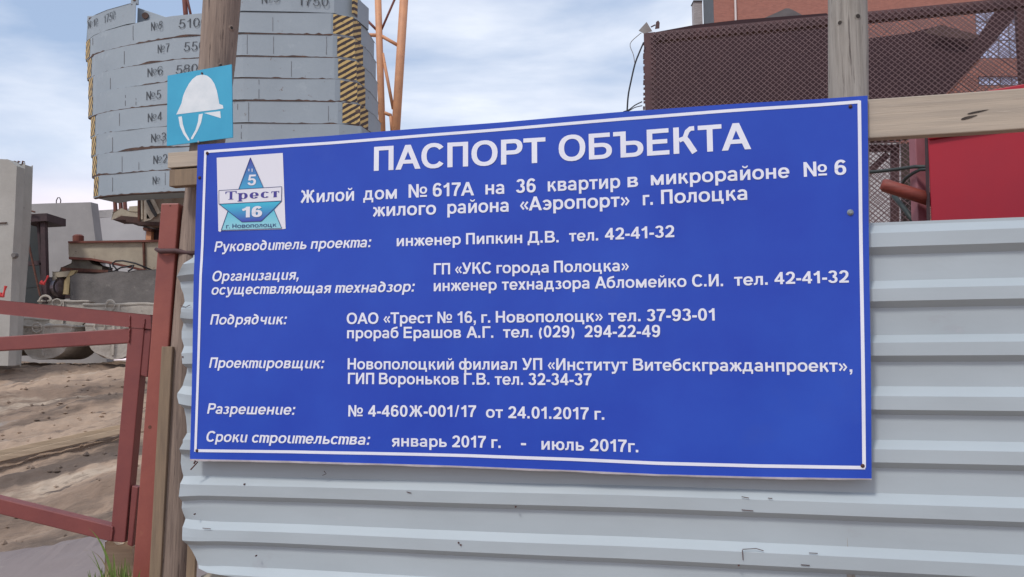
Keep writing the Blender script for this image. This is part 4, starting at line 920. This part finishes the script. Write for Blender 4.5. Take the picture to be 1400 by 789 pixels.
slab([(176, 282), (189, 281), (189, 290), (176, 290)], YB + .5, .3).build('counter_frame', CRANEB, crane, bevel=.01)
for x0 in (154, 161.5, 167.5): slab([(x0, 266), (x0 + 3, 266), (x0 + 4.5, 290), (x0 + 1, 290)], YB + .7, .06).build('hanger_strut', REDBROWN, crane)
slab([(196, 307.5), (222, 309), (222, 315), (196, 314)], YB + .5, .2).build('counter_frame', GREYPAN, crane)
slab([(200, 313.5), (206.5, 313.5), (206.5, 330), (199, 330)], YB + .3, .1).build('support_leg', CRANEY, crane)
slab([(210, 314), (222, 314), (222, 330), (210, 330)], YB + .4, .1).build('support_leg', DARKR, crane)
slab([(195, 311), (208, 312.5), (207, 316), (196, 315)], YB + .25, .1).build('counter_frame', RUST, crane)
# lattice legs right of the ballast
YT = 13.2
def leg(p, q, r, name='lattice_leg', m=CRANEY): MB().tube([W(*p, YT), W(*p, YT).lerp(W(*q, YT), .5), W(*q, YT)], r, 12).build(name, m, crane, smooth=True)
leg((515, -60), (525, 260), .055); leg((556, -60), (536, 260), .070)
mbk = [((541, -4), (521, 42), .018), ((521, 49), (544, 62), .028), ((523, 73), (537.5, 149), .026), ((497, 47.5), (517, 48.5), .030), ((500, 26), (518, 44), .022), ((503, 138), (519, 149), .022), ((505, 154), (522, 154), .032), ((522, 153), (535, 158), .028), ((534, 158), (536, 180), .025)]
for a_, b_, r_ in mbk: leg(a_, b_, r_, 'lattice_brace', CRANEY if r_ != .018 and r_ != .022 else REDBROWN)
leg((249, -40), (258, 70), .038, 'mast_tube', REDBROWN); leg((280, -40), (287, 70), .055, 'mast_tube', REDBROWN)
leg((254, -10), (263, 30), .02, 'mast_tube', REDBROWN)

# ------------------------------------------------------------------ ballast slabs
YC = 10.6
ZL = [15, 45, 76, 106, 137, 168, 198, 229, 259.5]      # joint heights, px at x=330
PXT = [(119, 1.094), (128, 1.075), (142, 1.06), (170, 1.042), (200, 1.027), (235, 1.013), (270, 1.006), (330, 1.0), (395, 1.003), (455, 1.007), (485.5, 1.018), (505, 1.062)]
def plan(k):                                            # front outline of slab k; upper slabs reach further round and lean left
    zc = W(330, 150, YC).z; out = []; f = 1 - .5 * max(0, k) / 7
    for px, r in PXT:
        rr = 1 + (r - 1) * (f if px < 330 else 1); p = W(px, 150, YC * rr); out.append(Vector((p.x, p.y, 0)))
    zmid = W(330, ZL[min(8, max(0, int(k)))] - (0 if k >= 0 else 31) + 15, YC).z
    sh = .055 - (zmid - zc) * .085
    return [p + Vector((sh, 0, 0)) for p in out]
def pxof(p, z):
    v = CAMR.transposed() @ (Vector((p.x, p.y, z)) - EYE); return CX + F_PX * v.x / -v.z
rb_ = random.Random(5)
def hit(px, py, P):                                     # sight line meets the slab's front wall
    d = ray(px, py); best = None
    for a_, b_ in zip(P, P[1:]):
        e = b_ - a_; den = d.x * e.y - d.y * e.x
        if abs(den) < 1e-9: continue
        t = (a_.x * e.y - a_.y * e.x) / den; s = (a_.x * d.y - a_.y * d.x) / den
        if -.02 <= s <= 1.02 and t > 0 and (best is None or t < best[0]): best = (t, Vector((e.y, -e.x, 0)).normalized(), EYE + d * t)
    if best is None:
        p = P[0] if px < 300 else P[-1]; t = p.y / d.y; best = (t, Vector((0, -1, 0)), EYE + d * t)
    return best[2], best[1]
YEL = (.60, .42, .16); DK = (.045, .03, .03)
STR = stripe_mat('hazard_stripes', YEL, DK, -.75, 1, 12.5, .48)
STRL = stripe_mat('hazard_stripes_side', YEL, DK, -2.1, 1, 12.5, .48)
STRW = stripe_mat('hazard_stripes_edge', YEL, DK, 2.6, 1, 10, .5)
def stencil(o, text, x0, y0, x1, y1, cap, P, m=BLACKP, S=.135, h=.06):
    mb = MB(); polys, wd = layout(text, S, h, False, .2)
    for p in polys:
        v = []
        for x, y, k in p:
            t = x / wd; q, nn = hit(x0 + (x1 - x0) * t, y0 + (y1 - y0) * t - y * cap, P); v.append(q + nn * (.006 + .0004 * k))
        mb.poly(v)
    mb.build('number_stencil', m, o)
SEAMM = mat('faint_seam_grime', (.10, .10, .105), (.20, .20, .21), 12, .9, 0, 0)
def seam(o, px, y0, y1, P, wpx=.32, m=SEAMM, name='weld_seam'):
    mb = MB(); n = 4; pr = None
    for k in range(n + 1):
        y = y0 + (y1 - y0) * k / n; x = px + .4 * noise.noise(Vector((px, y * .3, 0))); a_, nn = hit(x - wpx, y, P); b2, _ = hit(x + wpx, y, P)
        ring = [a_ + nn * -.004, b2 + nn * -.004, b2 + nn * .003, a_ + nn * .003]
        if pr and not (k == 2 and int(px) % 3 == 0): mb.prism(pr, ring)
        pr = ring
    mb.build(name, m, o)
TEXTS = {0: [('№8', 207, 42.3, 223, 40.2, 11.5), ('5100', 245, 38.9, 284, 36, 12)], 1: [('№7', 216, 73, 232, 70.8, 11.5), ('5500', 252, 70.2, 290, 67.5, 12)], 2: [('№6', 202, 105.4, 223, 102.2, 11.5), ('5800', 241, 101.8, 281, 98.5, 12)],
         3: [('№5', 200.5, 137, 220.5, 134.4, 11.5)], 4: [('№4', 202.5, 167, 222, 164, 11.5)], 5: [('№3', 207, 195, 227.5, 192.6, 11.5)], 6: [('№2', 210, 224.5, 229, 222, 11.5)], 7: [('№', 209, 252.6, 219, 251.4, 11)]}
SEAMS = {0: [(373, 24, 43), (127, 52, 62), (182, 35, 55)], 1: [(338, 48, 74), (446.5, 50, 75), (170, 70, 88), (374, 50, 74)], 2: [(398.5, 84, 105), (151, 107, 122)], 3: [(354, 109, 135), (171.5, 130, 145), (186, 134, 144)], 4: [(340, 140, 166), (449, 145, 166), (325, 142, 150), (163.5, 155, 172)], 5: [(154, 188, 207), (223, 186, 198), (330, 171, 190)], 6: [(167, 214, 235), (190, 222, 232)], 7: [(154, 243, 262), (226, 236, 253)]}
def outline_ring(P, z, grow=0.0):
    return [Vector((p.x, p.y, z)) for p in P] + [Vector((p.x * .985 + (.05 if p.x < -5.4 else 0), p.y + .42, z)) for p in P[::-1]]
    c = Vector((P[0].x * .5 + P[-1].x * .5, P[0].y + .9, 0)); back = [P[-1] + Vector((-.15, 1.0, 0)), P[-1] + Vector((-.9, 1.9, 0)), P[0] + Vector((1.2, 2.0, 0)), P[0] + Vector((.32, 1.1, 0)), P[0] + Vector((.05, .45, 0))]
    ring = [p.copy() for p in P] + back; out = []
    for p in ring:
        d = (p - c).normalized(); q = p + d * grow; out.append(Vector((q.x, q.y, z)))
    return out
names = ['No 8', 'No 7', 'No 6', 'No 5', 'No 4', 'No 3', 'No 2', 'No']
pos = ['marked No 8, just under the top pieces', 'marked No 7, second from the top of the full slabs', 'marked No 6, level with the top of the cyan plate', 'marked No 5', 'marked No 4', 'marked No 3', 'marked No 2, second from the bottom', 'at the bottom of the stack']
for k in range(8):
    zt_, zb_ = W(330, ZL[k], YC).z, W(330, ZL[k + 1], YC).z; P = plan(k); jit = Vector((rb_.uniform(-.008, .008), rb_.uniform(-.012, .012), 0)); P = [p + jit for p in P]
    gap = .010; base = outline_ring(P, zb_)
    th = thing('ballast_slab', Vector((sum(v.x for v in base) / len(base), sum(v.y for v in base) / len(base), zb_)), 'grey crane ballast slab ' + pos[k], 'ballast slab', 'stacked crane ballast slabs')
    mb = MB(); mb.prism(outline_ring(P, zb_ + gap), outline_ring(P, zt_ - gap)); mb.build('body', BALL, th, bevel=.006)
    # rusty lip at the lower joint, uneven
    lp = MB(); fl = []
    dense = []
    for a_, b_ in zip(P, P[1:]):
        n = max(2, int((b_ - a_).length / .05)); dense += [a_.lerp(b_, i / n) for i in range(n)]
    dense.append(P[-1]); pr = None
    for i, p in enumerate(dense):
        nn = Vector((0, -1, 0)) if i == 0 else Vector(((p - dense[i - 1]).y, -(p - dense[i - 1]).x, 0)).normalized(); r1 = max(0, noise.noise(Vector((p.x * 2, k * 3.1, 0))) - .2) * .06 + max(0, noise.noise(Vector((p.x * 19, k * 5.1, 2)))) * .03
        ring = [p + nn * .003 + Vector((0, 0, zb_ - .008)), p + nn * .003 + Vector((0, 0, zb_ + .003 + r1)), p - nn * .05 + Vector((0, 0, zb_ + .003 + r1)), p - nn * .05 + Vector((0, 0, zb_ - .008))]
        if pr: lp.prism(pr, ring)
        pr = ring
    lp.build('rusty_joint', DARKGAP, th)
    for t in TEXTS[k]: stencil(th, *t, P)
    for s_ in SEAMS[k]: seam(th, *s_, P)
    # hazard stripes on the right corner and the left edge
    def band(pa, pb, m, nm='hazard_stripe', off=.005):
        mb = MB(); xs = [pa + (pb - pa) * i / 6 for i in range(7)]; lo, hi = [], []
        for x in xs:
            q, nn = hit(x, (ZL[k] + ZL[k + 1]) / 2 + (8 if pa < 200 else 0), P); lo.append(Vector((q.x, q.y, 0)) + nn * off)
        mb.grid([[Vector((q.x, q.y, zb_ + .022)) for q in lo], [Vector((q.x, q.y, zt_ - .012)) for q in lo]])
        mb.build(nm, m, th)
    zm_ = (zt_ + zb_) / 2
    if k <= 4:
        ce = pxof(P[-2], zm_); a0 = ce - 25 + (-2, 1, 0, 2, 1)[k]
        band(a0, ce - .3, STR); band(ce + .3, ce + 11, STRL)
    ce = pxof(P[0], zm_); band(ce + .4, ce + 6, STRW)
# top pieces: number 10 on the left, number 9 on the right
zt_ = W(330, ZL[0], YC).z
def toppiece(P, dz, lab, backd):
    th = thing('ballast_slab', Vector((P[0].x, P[0].y + .4, zt_)), lab, 'ballast slab', 'small top ballast pieces')
    ring = [Vector((p.x, p.y, 0)) for p in P] + [P[-1] + Vector((-.28, backd, 0)), P[0] + Vector((.15, backd, 0))]
    mb = MB(); mb.prism([Vector((p.x, p.y, zt_ + .004)) for p in ring], [Vector((p.x, p.y, zt_ + dz)) for p in ring]); mb.build('body', BALL, th, bevel=.006); return th
PT = plan(-1); PT = [p + Vector((.03, 0, 0)) for p in PT]
def cut(P, pa, pb):
    xs = [pa] + [x for x, _ in PXT if pa < x < pb] + [pb]; return [Vector((hit(x, 150, P)[0].x, hit(x, 150, P)[0].y, 0)) for x in xs]
dz = W(330, ZL[0] - 31, YC).z - zt_
P10 = [PT[0]] + cut(PT, 124, 181); t10 = toppiece(P10, dz * .93, 'small grey ballast piece marked No 10 on the top left of the stack', .5)
P10x = [PT[0]] + P10
stencil(t10, '№10', 121, 39.5, 134, 34.6, 10, PT); stencil(t10, '1750', 142.5, 32.3, 158, 25.4, 11, PT)
q0 = P10[-1]; wz = MB(); A_ = [Vector((q0.x - .03, q0.y + .12, zt_ + .004)), Vector((q0.x + .62, q0.y + .0, zt_ + .004)), Vector((q0.x - .03, q0.y + .12, zt_ + dz * .86))]
wz.prism(A_, [p + Vector((0, .25, 0)) for p in A_]); wz.build('sloping_gusset', BALL, t10, bevel=.004)
p = q0 + Vector((.10, .085, zt_ + dz * .42)); MB().tube([p, p + Vector((0, -.02, 0))], .045, 12).build('lifting_hole', DARKGAP, t10)
for q, nm in ((P10[0], 0), (P10[-1], 1)):
    lg = MB(); c = Vector((q.x + (.03 if nm == 0 else -.03), q.y + .02, zt_ + dz * .93)); lg.prism([c + Vector((-.05, 0, -.02)), c + Vector((.05, 0, -.02)), c + Vector((.045, 0, .09)), c + Vector((-.045, 0, .09))], [c + Vector((-.05, .03, -.02)), c + Vector((.05, .03, -.02)), c + Vector((.045, .03, .09)), c + Vector((-.045, .03, .09))]); lg.build('lifting_lug', BALL, t10, bevel=.004)
    MB().tube([c + Vector((0, -.001, .045)), c + Vector((0, -.006, .045))], .022, 10).build('lug_hole', DARKGAP, t10)
P9 = cut(PT, 322, 503); t9 = toppiece(P9, dz, 'long grey ballast piece marked No 9 on the top right of the stack', .5)
stencil(t9, '№9', 358, 5.2, 382, 3.2, 12, PT); stencil(t9, '1750', 408, 7.4, 449, 9.2, 13, PT)
mb = MB(); xs = []
for x in (479.5, 482, 484, 487): q, nn = hit(x, 150, PT); xs.append(Vector((q.x, q.y, 0)) + nn * .005)
mb.grid([[Vector((q.x, q.y, zt_ + .03)) for q in xs], [Vector((q.x, q.y, zt_ + dz - .01)) for q in xs]]); mb.build('hazard_stripe', STR, t9)
mb = MB(); c = Vector((P9[-1].x - .16, P9[-1].y + .1, zt_ + dz)); mb.prism([c + Vector((-.08, 0, -.02)), c + Vector((.05, 0, -.02)), c + Vector((.03, 0, .16)), c + Vector((-.05, 0, .2))], [c + Vector((-.08, .03, -.02)), c + Vector((.05, .03, -.02)), c + Vector((.03, .03, .16)), c + Vector((-.05, .03, .2))]); mb.build('lifting_lug', BALL, t9)

# ------------------------------------------------------------------ mesh enclosure on the right
YM = 5.0
EA, EB = W(880, 45, YM), W(1400, -12, 4.5)
EU = Vector((EB.x - EA.x, EB.y - EA.y, 0)).normalized(); EN = Vector((EU.y, -EU.x, 0)); EROT = math.atan2(EU.y, EU.x)
def EP(px, py, off=0.0):
    d = ray(px, py); p0 = EA - EN * off; return EYE + d * ((p0 - EYE).dot(EN) / d.dot(EN))
def EQ(s, z, off=0.0): p = EA + EU * s - EN * off; return Vector((p.x, p.y, z))
es = lambda p: (p - EA).dot(EU)
ztop = EA.z; ELEN = 3.1; zlow = 1.62
enc = thing('mesh_enclosure', EQ(ELEN / 2, 1.5, .3), 'dark brown steel enclosure with diamond wire mesh sides behind the board', 'enclosure', rz=EROT)
def ebox(name, s0, s1, z0, z1, o0, o1, m, bev=.003):
    mb = MB(); A = [EQ(s0, z0, o0), EQ(s1, z0, o0), EQ(s1, z0, o1), EQ(s0, z0, o1)]; mb.prism(A, [Vector((p.x, p.y, z1)) for p in A]); return mb.build(name, m, enc, bevel=bev)
pw = es(EP(897, 100)) 
ebox('corner_post', 0, pw, 1.4, ztop, 0, .07, ENC)
ebox('top_rail', pw + .001, ELEN, ztop - .055, ztop, .002, .06, ENC)
ebox('end_post', ELEN - .06, ELEN, 1.4, ztop - .056, 0, .07, ENC)
s12 = es(EP(1402, 60)); ebox('middle_post', s12 - .03, s12 + .03, 1.9, ztop - .056, .01, .06, ENC)
zmr = EP(1195, 200, 0).z
ebox('middle_rail', pw + .001, ELEN - .061, EP(1195, 192).z - .0, EP(1195, 178).z + .02, .008, .05, ENC)
# diamond mesh: woven wires running both ways
wm = MB(); S0, S2, Z0, Z2 = pw - .03, ELEN - .02, 1.55, ztop - .01; cell = .034; sl = .92
n = int((S2 - S0 + (Z2 - Z0) / sl) / cell) + 2
for fam in (1, -1):
    for k in range(-2, n):
        c0 = S0 + k * cell if fam == 1 else S0 + k * cell
        # line: s = c0 - fam*... parametrise by z
        if fam == 1: sa, sb = c0 - (Z2 - Z0) / sl + 0.0, c0
        else: sa, sb = c0, c0 - (Z2 - Z0) / sl
        za, zb2 = Z0, Z2
        # clip to S0..S2
        def at(s): return za + (zb2 - za) * (s - sa) / (sb - sa)
        lo, hi = (sa, sb) if sa < sb else (sb, sa); lo2, hi2 = max(lo, S0), min(hi, S2)
        if hi2 - lo2 < .01: continue
        off = -.004 if fam == 1 else -.0075
        wm.bar(EQ(lo2, at(lo2), off), EQ(hi2, at(hi2), off), .0034, .0024, up=tuple(EN))
o = wm.build('wire_mesh', MESHM, enc); o['kind'] = 'stuff'
bm_ = MB(); s0_ = es(EP(1150, 60)); zb_0, zb_1 = 1.9, ztop + .3
for fam in (1, -1):
    for k in range(-2, int((ELEN + .4 - s0_ + (zb_1 - zb_0) / sl) / cell) + 2):
        c0 = s0_ + k * cell; sa, sb = (c0 - (zb_1 - zb_0) / sl, c0) if fam == 1 else (c0, c0 - (zb_1 - zb_0) / sl)
        lo2, hi2 = max(min(sa, sb), s0_), min(max(sa, sb), ELEN + .4)
        if hi2 - lo2 < .01: continue
        at_ = lambda s: zb_0 + (zb_1 - zb_0) * (s - sa) / (sb - sa)
        bm_.bar(EQ(lo2, at_(lo2), 1.0 + .004 * fam), EQ(hi2, at_(hi2), 1.0 + .004 * fam), .0048, .0024, up=tuple(EN))
bm_.build('wire_mesh', MESHM, enc)['kind'] = 'stuff'
# back and side sheets, their colour holds the interior darkness seen through the mesh
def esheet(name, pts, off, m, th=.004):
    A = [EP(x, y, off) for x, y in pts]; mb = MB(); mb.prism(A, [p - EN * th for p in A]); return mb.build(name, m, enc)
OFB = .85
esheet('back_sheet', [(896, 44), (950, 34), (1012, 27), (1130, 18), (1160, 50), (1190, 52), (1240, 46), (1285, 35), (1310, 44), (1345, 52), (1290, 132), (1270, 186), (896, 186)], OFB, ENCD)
esheet('folded_sheet', [(1262, 44), (1286, 33.5), (1345, 50), (1325, 53.5), (1290, 50)], OFB - .06, mat('brown_sheet_fold', (.09, .05, .045), (.06, .035, .03), 4, .8))
esheet('diagonal_beam', [(1376, -8), (1400, -6), (1400, 10), (1338, 82), (1300, 120), (1272, 150), (1262, 135), (1330, 62)], OFB - .1, ENCD, .06)
esheet('rusty_gusset', [(1335, 84), (1342, 80), (1300, 126), (1282, 152), (1278, 148)], OFB - .12, RUST, .02)
tp = [EQ(0, ztop - .012, .07), EQ(es(EP(1011, 30)), ztop - .012, .07), EQ(es(EP(1011, 30)), ztop - .004, .13), EQ(.02, ztop - .004, .13)]
MB().prism(tp, [p + Vector((0, 0, .006)) for p in tp]).build('roof_sheet', ENCD, enc)
#sp = [EQ(.004, 1.5, .071), EQ(.004, ztop - .02, .071), EQ(.004, ztop - .02, OFB), EQ(.004, 1.5, OFB)]
# crumpled plates at the corner
cr = MB(); cr.prism([EP(873, 42, 0), EP(884, 30, 0), EP(892, 43, 0), EP(880, 46, 0)], [EP(873, 42, .05), EP(884, 30, .02), EP(892, 43, .05), EP(880, 46, .05)])
cr.build('bent_plate', mat('bent_grey_plate', (.26, .25, .24), (.18, .15, .14), 12, .6), enc)
cr = MB(); cr.prism([EP(895.5, 40, .02), EP(897, 30, .02), EP(900, 28, .02), EP(902, 31, .02), EP(901.5, 39, .02)], [EP(895.5, 40, .05), EP(897, 30, .05), EP(900, 28, .05), EP(902, 31, .05), EP(901.5, 39, .05)])
cr.build('bent_plate', ENC, enc)
MB().tube([EP(890, 37, .02), EP(896, 34, .02)], .004, 6).build('stub_wire', ENC, enc)
# weld drips down the corner post edge
mb = MB()
for k in range(16):
    y = 62 + k * 6 + rb_.uniform(-2, 2); p = EP(881 + rb_.uniform(-.6, .4), y, .006); mb.box(p, (.010, .012, .012 + rb_.random() * .01))
mb.build('weld_drips', ENC, enc)['kind'] = 'stuff'
# lower mesh frame seen under the rail
GRAYF = mat('pale_frame_edge', (.55, .54, .55), None, 8, .5, 0, 0)
esheet('frame_edge', [(1170, 194.5), (1231, 193.5), (1231, 195.3), (1170, 196.3)], .06, GRAYF, .01)
esheet('frame_edge', [(1229.8, 196), (1231.8, 196), (1231.8, 330), (1229.8, 330)], .06, GRAYF, .01)
esheet('lower_frame_bar', [(1170, 198), (1229, 197), (1229, 206), (1170, 207)], .10, ENC, .03)
esheet('lower_frame_bar', [(1218, 207), (1229, 207), (1229, 330), (1218, 330)], .10, ENC, .03)
esheet('lower_frame_bar', [(1170, 246), (1211, 207), (1217, 213), (1176, 256)], .11, ENC, .02)
esheet('lower_back_post', [(1232, 196), (1250, 196), (1250, 330), (1232, 330)], .30, mat('olive_brown_sheet', (.10, .075, .055), (.06, .045, .04), 8, .8), .02)
# cables hanging at the corner
def ecable(pts, r, lab, off=-.02, m=CABLEB):
    q = [EP(x, y, off) for x, y in pts]; d = []
    for i in range(len(q) - 1):
        p0, p1, p2, p3 = q[max(0, i - 1)], q[i], q[i + 1], q[min(len(q) - 1, i + 2)]
        for t in (0, .25, .5, .75): d.append(.5 * ((2 * p1) + (p2 - p0) * t + (2 * p0 - 5 * p1 + 4 * p2 - p3) * t * t + (3 * p1 - p0 - 3 * p2 + p3) * t ** 3))
    d.append(q[-1]); tag(MB().tube(d, r, 6).build('hanging_cable', m, smooth=True), lab, 'cable', 'thin cables at the mesh corner')
ecable([(877, 45), (873, 48), (861.5, 60), (866, 75), (868, 88)], .0022, 'thin grey wire loop hanging from the bent corner plate', m=MATS['bent_grey_plate'])
ecable([(880, 58), (874, 72), (868, 88), (862.5, 112), (859, 130), (857.5, 150), (856, 185)], .0050, 'black cable dropping from the mesh corner down behind the board')
ecable([(878, 139), (868, 144), (860, 150), (852, 153)], .0035, 'short cable curving from the corner post, upper of two')
ecable([(878, 144.5), (868, 147), (860, 151.5), (850, 156)], .0028, 'short cable curving from the corner post, lower of two')

# tarpaulin peak standing behind the enclosure
tpk = MB(); pk = [EP(1040, 27, 1.3), EP(1062, 17, 1.3), EP(1074, 11.5, 1.3), EP(1079, 11.5, 1.3), EP(1087, 15, 1.3), EP(1101, 23, 1.3), EP(1110, 60, 1.3), EP(1030, 60, 1.3)]
bkp = [p - EN * .5 + Vector((0, 0, -.15)) for p in pk]; tpk.prism(pk, bkp)
tag(tpk.build('tarpaulin_heap', mat('grey_tarpaulin', (.085, .072, .075), (.13, .115, .115), 5, .8, 0, .4, 12, bdist=.02)), 'dark grey peaked heap showing above the mesh enclosure before the brick wall', 'heap')

# ------------------------------------------------------------------ red machine body, post, pole, cables
YRd = 3.35
ra, rb2 = W(1268, 185, YRd), W(1560, 150, YRd - .45)
RU = Vector((rb2.x - ra.x, rb2.y - ra.y, 0)).normalized(); RN = Vector((RU.y, -RU.x, 0))
body = thing('red_cabinet', Vector((ra.x + .8, ra.y + .3, 1.0)), 'large glossy red steel cabinet behind the fence at the right edge', 'cabinet', rz=math.atan2(RU.y, RU.x))
def RP(px, py, off=0): d = ray(px, py); p0 = ra - RN * off; return EYE + d * ((p0 - EYE).dot(RN) / d.dot(RN))
sR0 = (RP(1268, 185) - ra).dot(RU)
def RQ(s, z, off): p = ra + RU * s - RN * off; return Vector((p.x, p.y, z))
zr0, zr1 = 1.0, RP(1272, 150).z
lnx = (RP(1272, 298) - ra).dot(RU) - (RP(1268, 185) - ra).dot(RU)
mb = MB(); A = [RQ(.0, zr1, 0), RQ(1.3, zr1, 0), RQ(1.3, zr1, .55), RQ(0, zr1, .55)]; B = [RQ(lnx * 2, zr0, 0), RQ(1.3, zr0, 0), RQ(1.3, zr0, .55), RQ(lnx * 2, zr0, .55)]
mb.prism(B, A); mb.build('body', REDPANEL, body, bevel=.006)
mb = MB(); z_ = RP(1300, 187).z; A = [RQ(.004, z_, -.018), RQ(1.3, z_, -.018), RQ(1.3, z_, -.001), RQ(.004, z_, -.001)]; mb.prism(A, [Vector((p.x, p.y, zr1 + .03)) for p in A]); mb.build('top_lip', REDPANEL, body, bevel=.004)
p0_, p1_ = RP(1269, 190, -.001), RP(1272, 300, -.001)
slab([(1250, 150), (1266, 150), (1269, 330), (1256, 330)], YRd + .10, .06).build('edge_post', PINKP, body, bevel=.004)
slab([(1266.6, 150), (1268.5, 150), (1272.3, 330), (1271, 330)], YRd + .002, .02).build('seal_strip', DARKR, body)
pl_ = MB(); A_, B_ = W(1276, 274, 3.385), W(1205, 252, 3.43)
pl_.tube([A_, A_.lerp(B_, .5), B_.lerp(A_, .06), B_], .026, 14, rs=[.0275, .0275, .0275, .019])
tag(pl_.build('round_pole', POLE, frame=Matrix.Translation(B_) @ Matrix.Rotation(math.atan2(A_.y - B_.y, A_.x - B_.x), 4, 'Z'), smooth=True), 'round red stained pole poking out left of the red cabinet', 'pole')
def tubeW(pts, r, lab):
    q = [W(x, y, Y) for x, y, Y in pts]; tag(MB().tube(q, r, 8).build('thick_cable', CABLEG, smooth=True), lab, 'cable', 'dark green cables beside the red cabinet')
tubeW([(1180, 236, 3.6), (1200, 234.5, 3.55), (1230, 231, 3.5), (1250, 228, 3.42), (1275, 228, 3.36)], .0075, 'upper dark cable running level into the red cabinet')
tubeW([(1233, 252, 3.55), (1238, 244, 3.5), (1248, 237, 3.45), (1258, 232, 3.4), (1275, 231, 3.36)], .007, 'middle dark cable curving down behind the round pole')
tubeW([(1222, 268, 3.65), (1232, 280, 3.6), (1240, 290, 3.56), (1250, 305, 3.5)], .011, 'lower thick dark cable sloping down below the round pole')
# pale panel seen through the lower mesh
mb = slab([(1150, 195), (1226, 195), (1226, 420), (1150, 420)], 9.5, .15)
tag(mb.build('precast_block', CONCL), 'pale precast panel seen through the lower mesh between the board and the red pole', 'concrete panel', 'precast concrete panels')

# ------------------------------------------------------------------ brick building far behind
YBd = 62
hs = thing('brick_building', W(1250, 480, YBd + 5), 'orange brick apartment building with pale blue balcony glazing rising behind the mesh enclosure', 'building')
def bbox(name, x0, x1, y0, y1, Y, d, m, par=hs):
    a_, b_ = W(x0, 20, Y), W(x1, 20, Y); a_.z = W((x0 + x1) / 2 if x1 < 1500 else 1390, y1, Y).z; b_.z = W((x0 + x1) / 2 if x1 < 1500 else 1390, y0, Y).z; mb = MB(); mb.prism([Vector((a_.x, Y, a_.z)), Vector((b_.x, Y, a_.z)), Vector((b_.x, Y + d, a_.z)), Vector((a_.x, Y + d, a_.z))], [Vector((a_.x, Y, b_.z)), Vector((b_.x, Y, b_.z)), Vector((b_.x, Y + d, b_.z)), Vector((a_.x, Y + d, b_.z))]); return mb.build(name, m, par)
bbox('wall', 976, 1333, -120, 500, YBd, 3, BRICK)
bbox('wall', 1393, 1800, -120, 500, YBd, 3, BRICK)
bbox('wall', 1333, 1393, 80, 104, YBd, 2.8, BRICK); bbox('wall', 1333, 1393, 117, 500, YBd, 2.8, BRICK); bbox('wall', 1333, 1393, -120, 5, YBd, 2.8, BRICK)
bbox('painted_shade_return', 975.3, 975.9, -120, 500, YBd + .01, 3.2, GREYPAN)  # slab added over the brick side wall, its shade painted as dark grey
bbox('stair_block', 949, 960.5, 1.5, 500, YBd + 4, .8, GREYBRICK); bbox('coping', 948.5, 961, .2, 1.5, YBd + 3.9, 1.0, GREYPAN)
bbox('downpipe', 1004.8, 1007, -120, 480, YBd - .2, .15, PIPEW)
for y0, y1 in ((5, 80), (104, 117)):
    for i in range(4):
        x0 = 1333 + i * 15; wf = bbox('window', x0, x0 + 15, y0, y1, YBd + .3, .1, GREYPAN)
        n_ = 3 if y1 - y0 > 30 else 1
        for j in range(n_):
            ya = y0 + (y1 - y0) * j / n_; yb = y0 + (y1 - y0) * (j + 1) / n_; bbox('pane', x0 + 1, x0 + 14, ya + 1, yb - 1, YBd + .24, .05, WINB, wf)

# hairline joint across the left precast panel, rebar ends at its top
for o__, p0_, p1_, Y_ in ((o1, (-40, 307), (9.5, 304.5), 9.89), (o2, (21, 306), (28.5, 307.5), 10.19)):
    A0, A1 = W(*p0_, Y_), W(*p1_, Y_); MB().bar(A0, A1, .012, .012).build('surface_joint', DARKGAP, o__)
for px in (19, 24, 30):
    MB().tube([W(px, 226, 10.25), W(px + 1, 220.5, 10.25), W(px + 3.2, 221.5, 10.2)], .009, 6).build('rebar_end', RUST, o2)

q_ = [FP(362 + 9.5 * k, 741.2 + .42 * k + .25 * math.sin(k * 2), .0425) for k in range(10)]
MB().tube(q_, .0012, 5, rs=[.0006 + .0012 * abs(math.sin(k * 1.7)) for k in range(10)]).build('rust_line', RUST, fence)
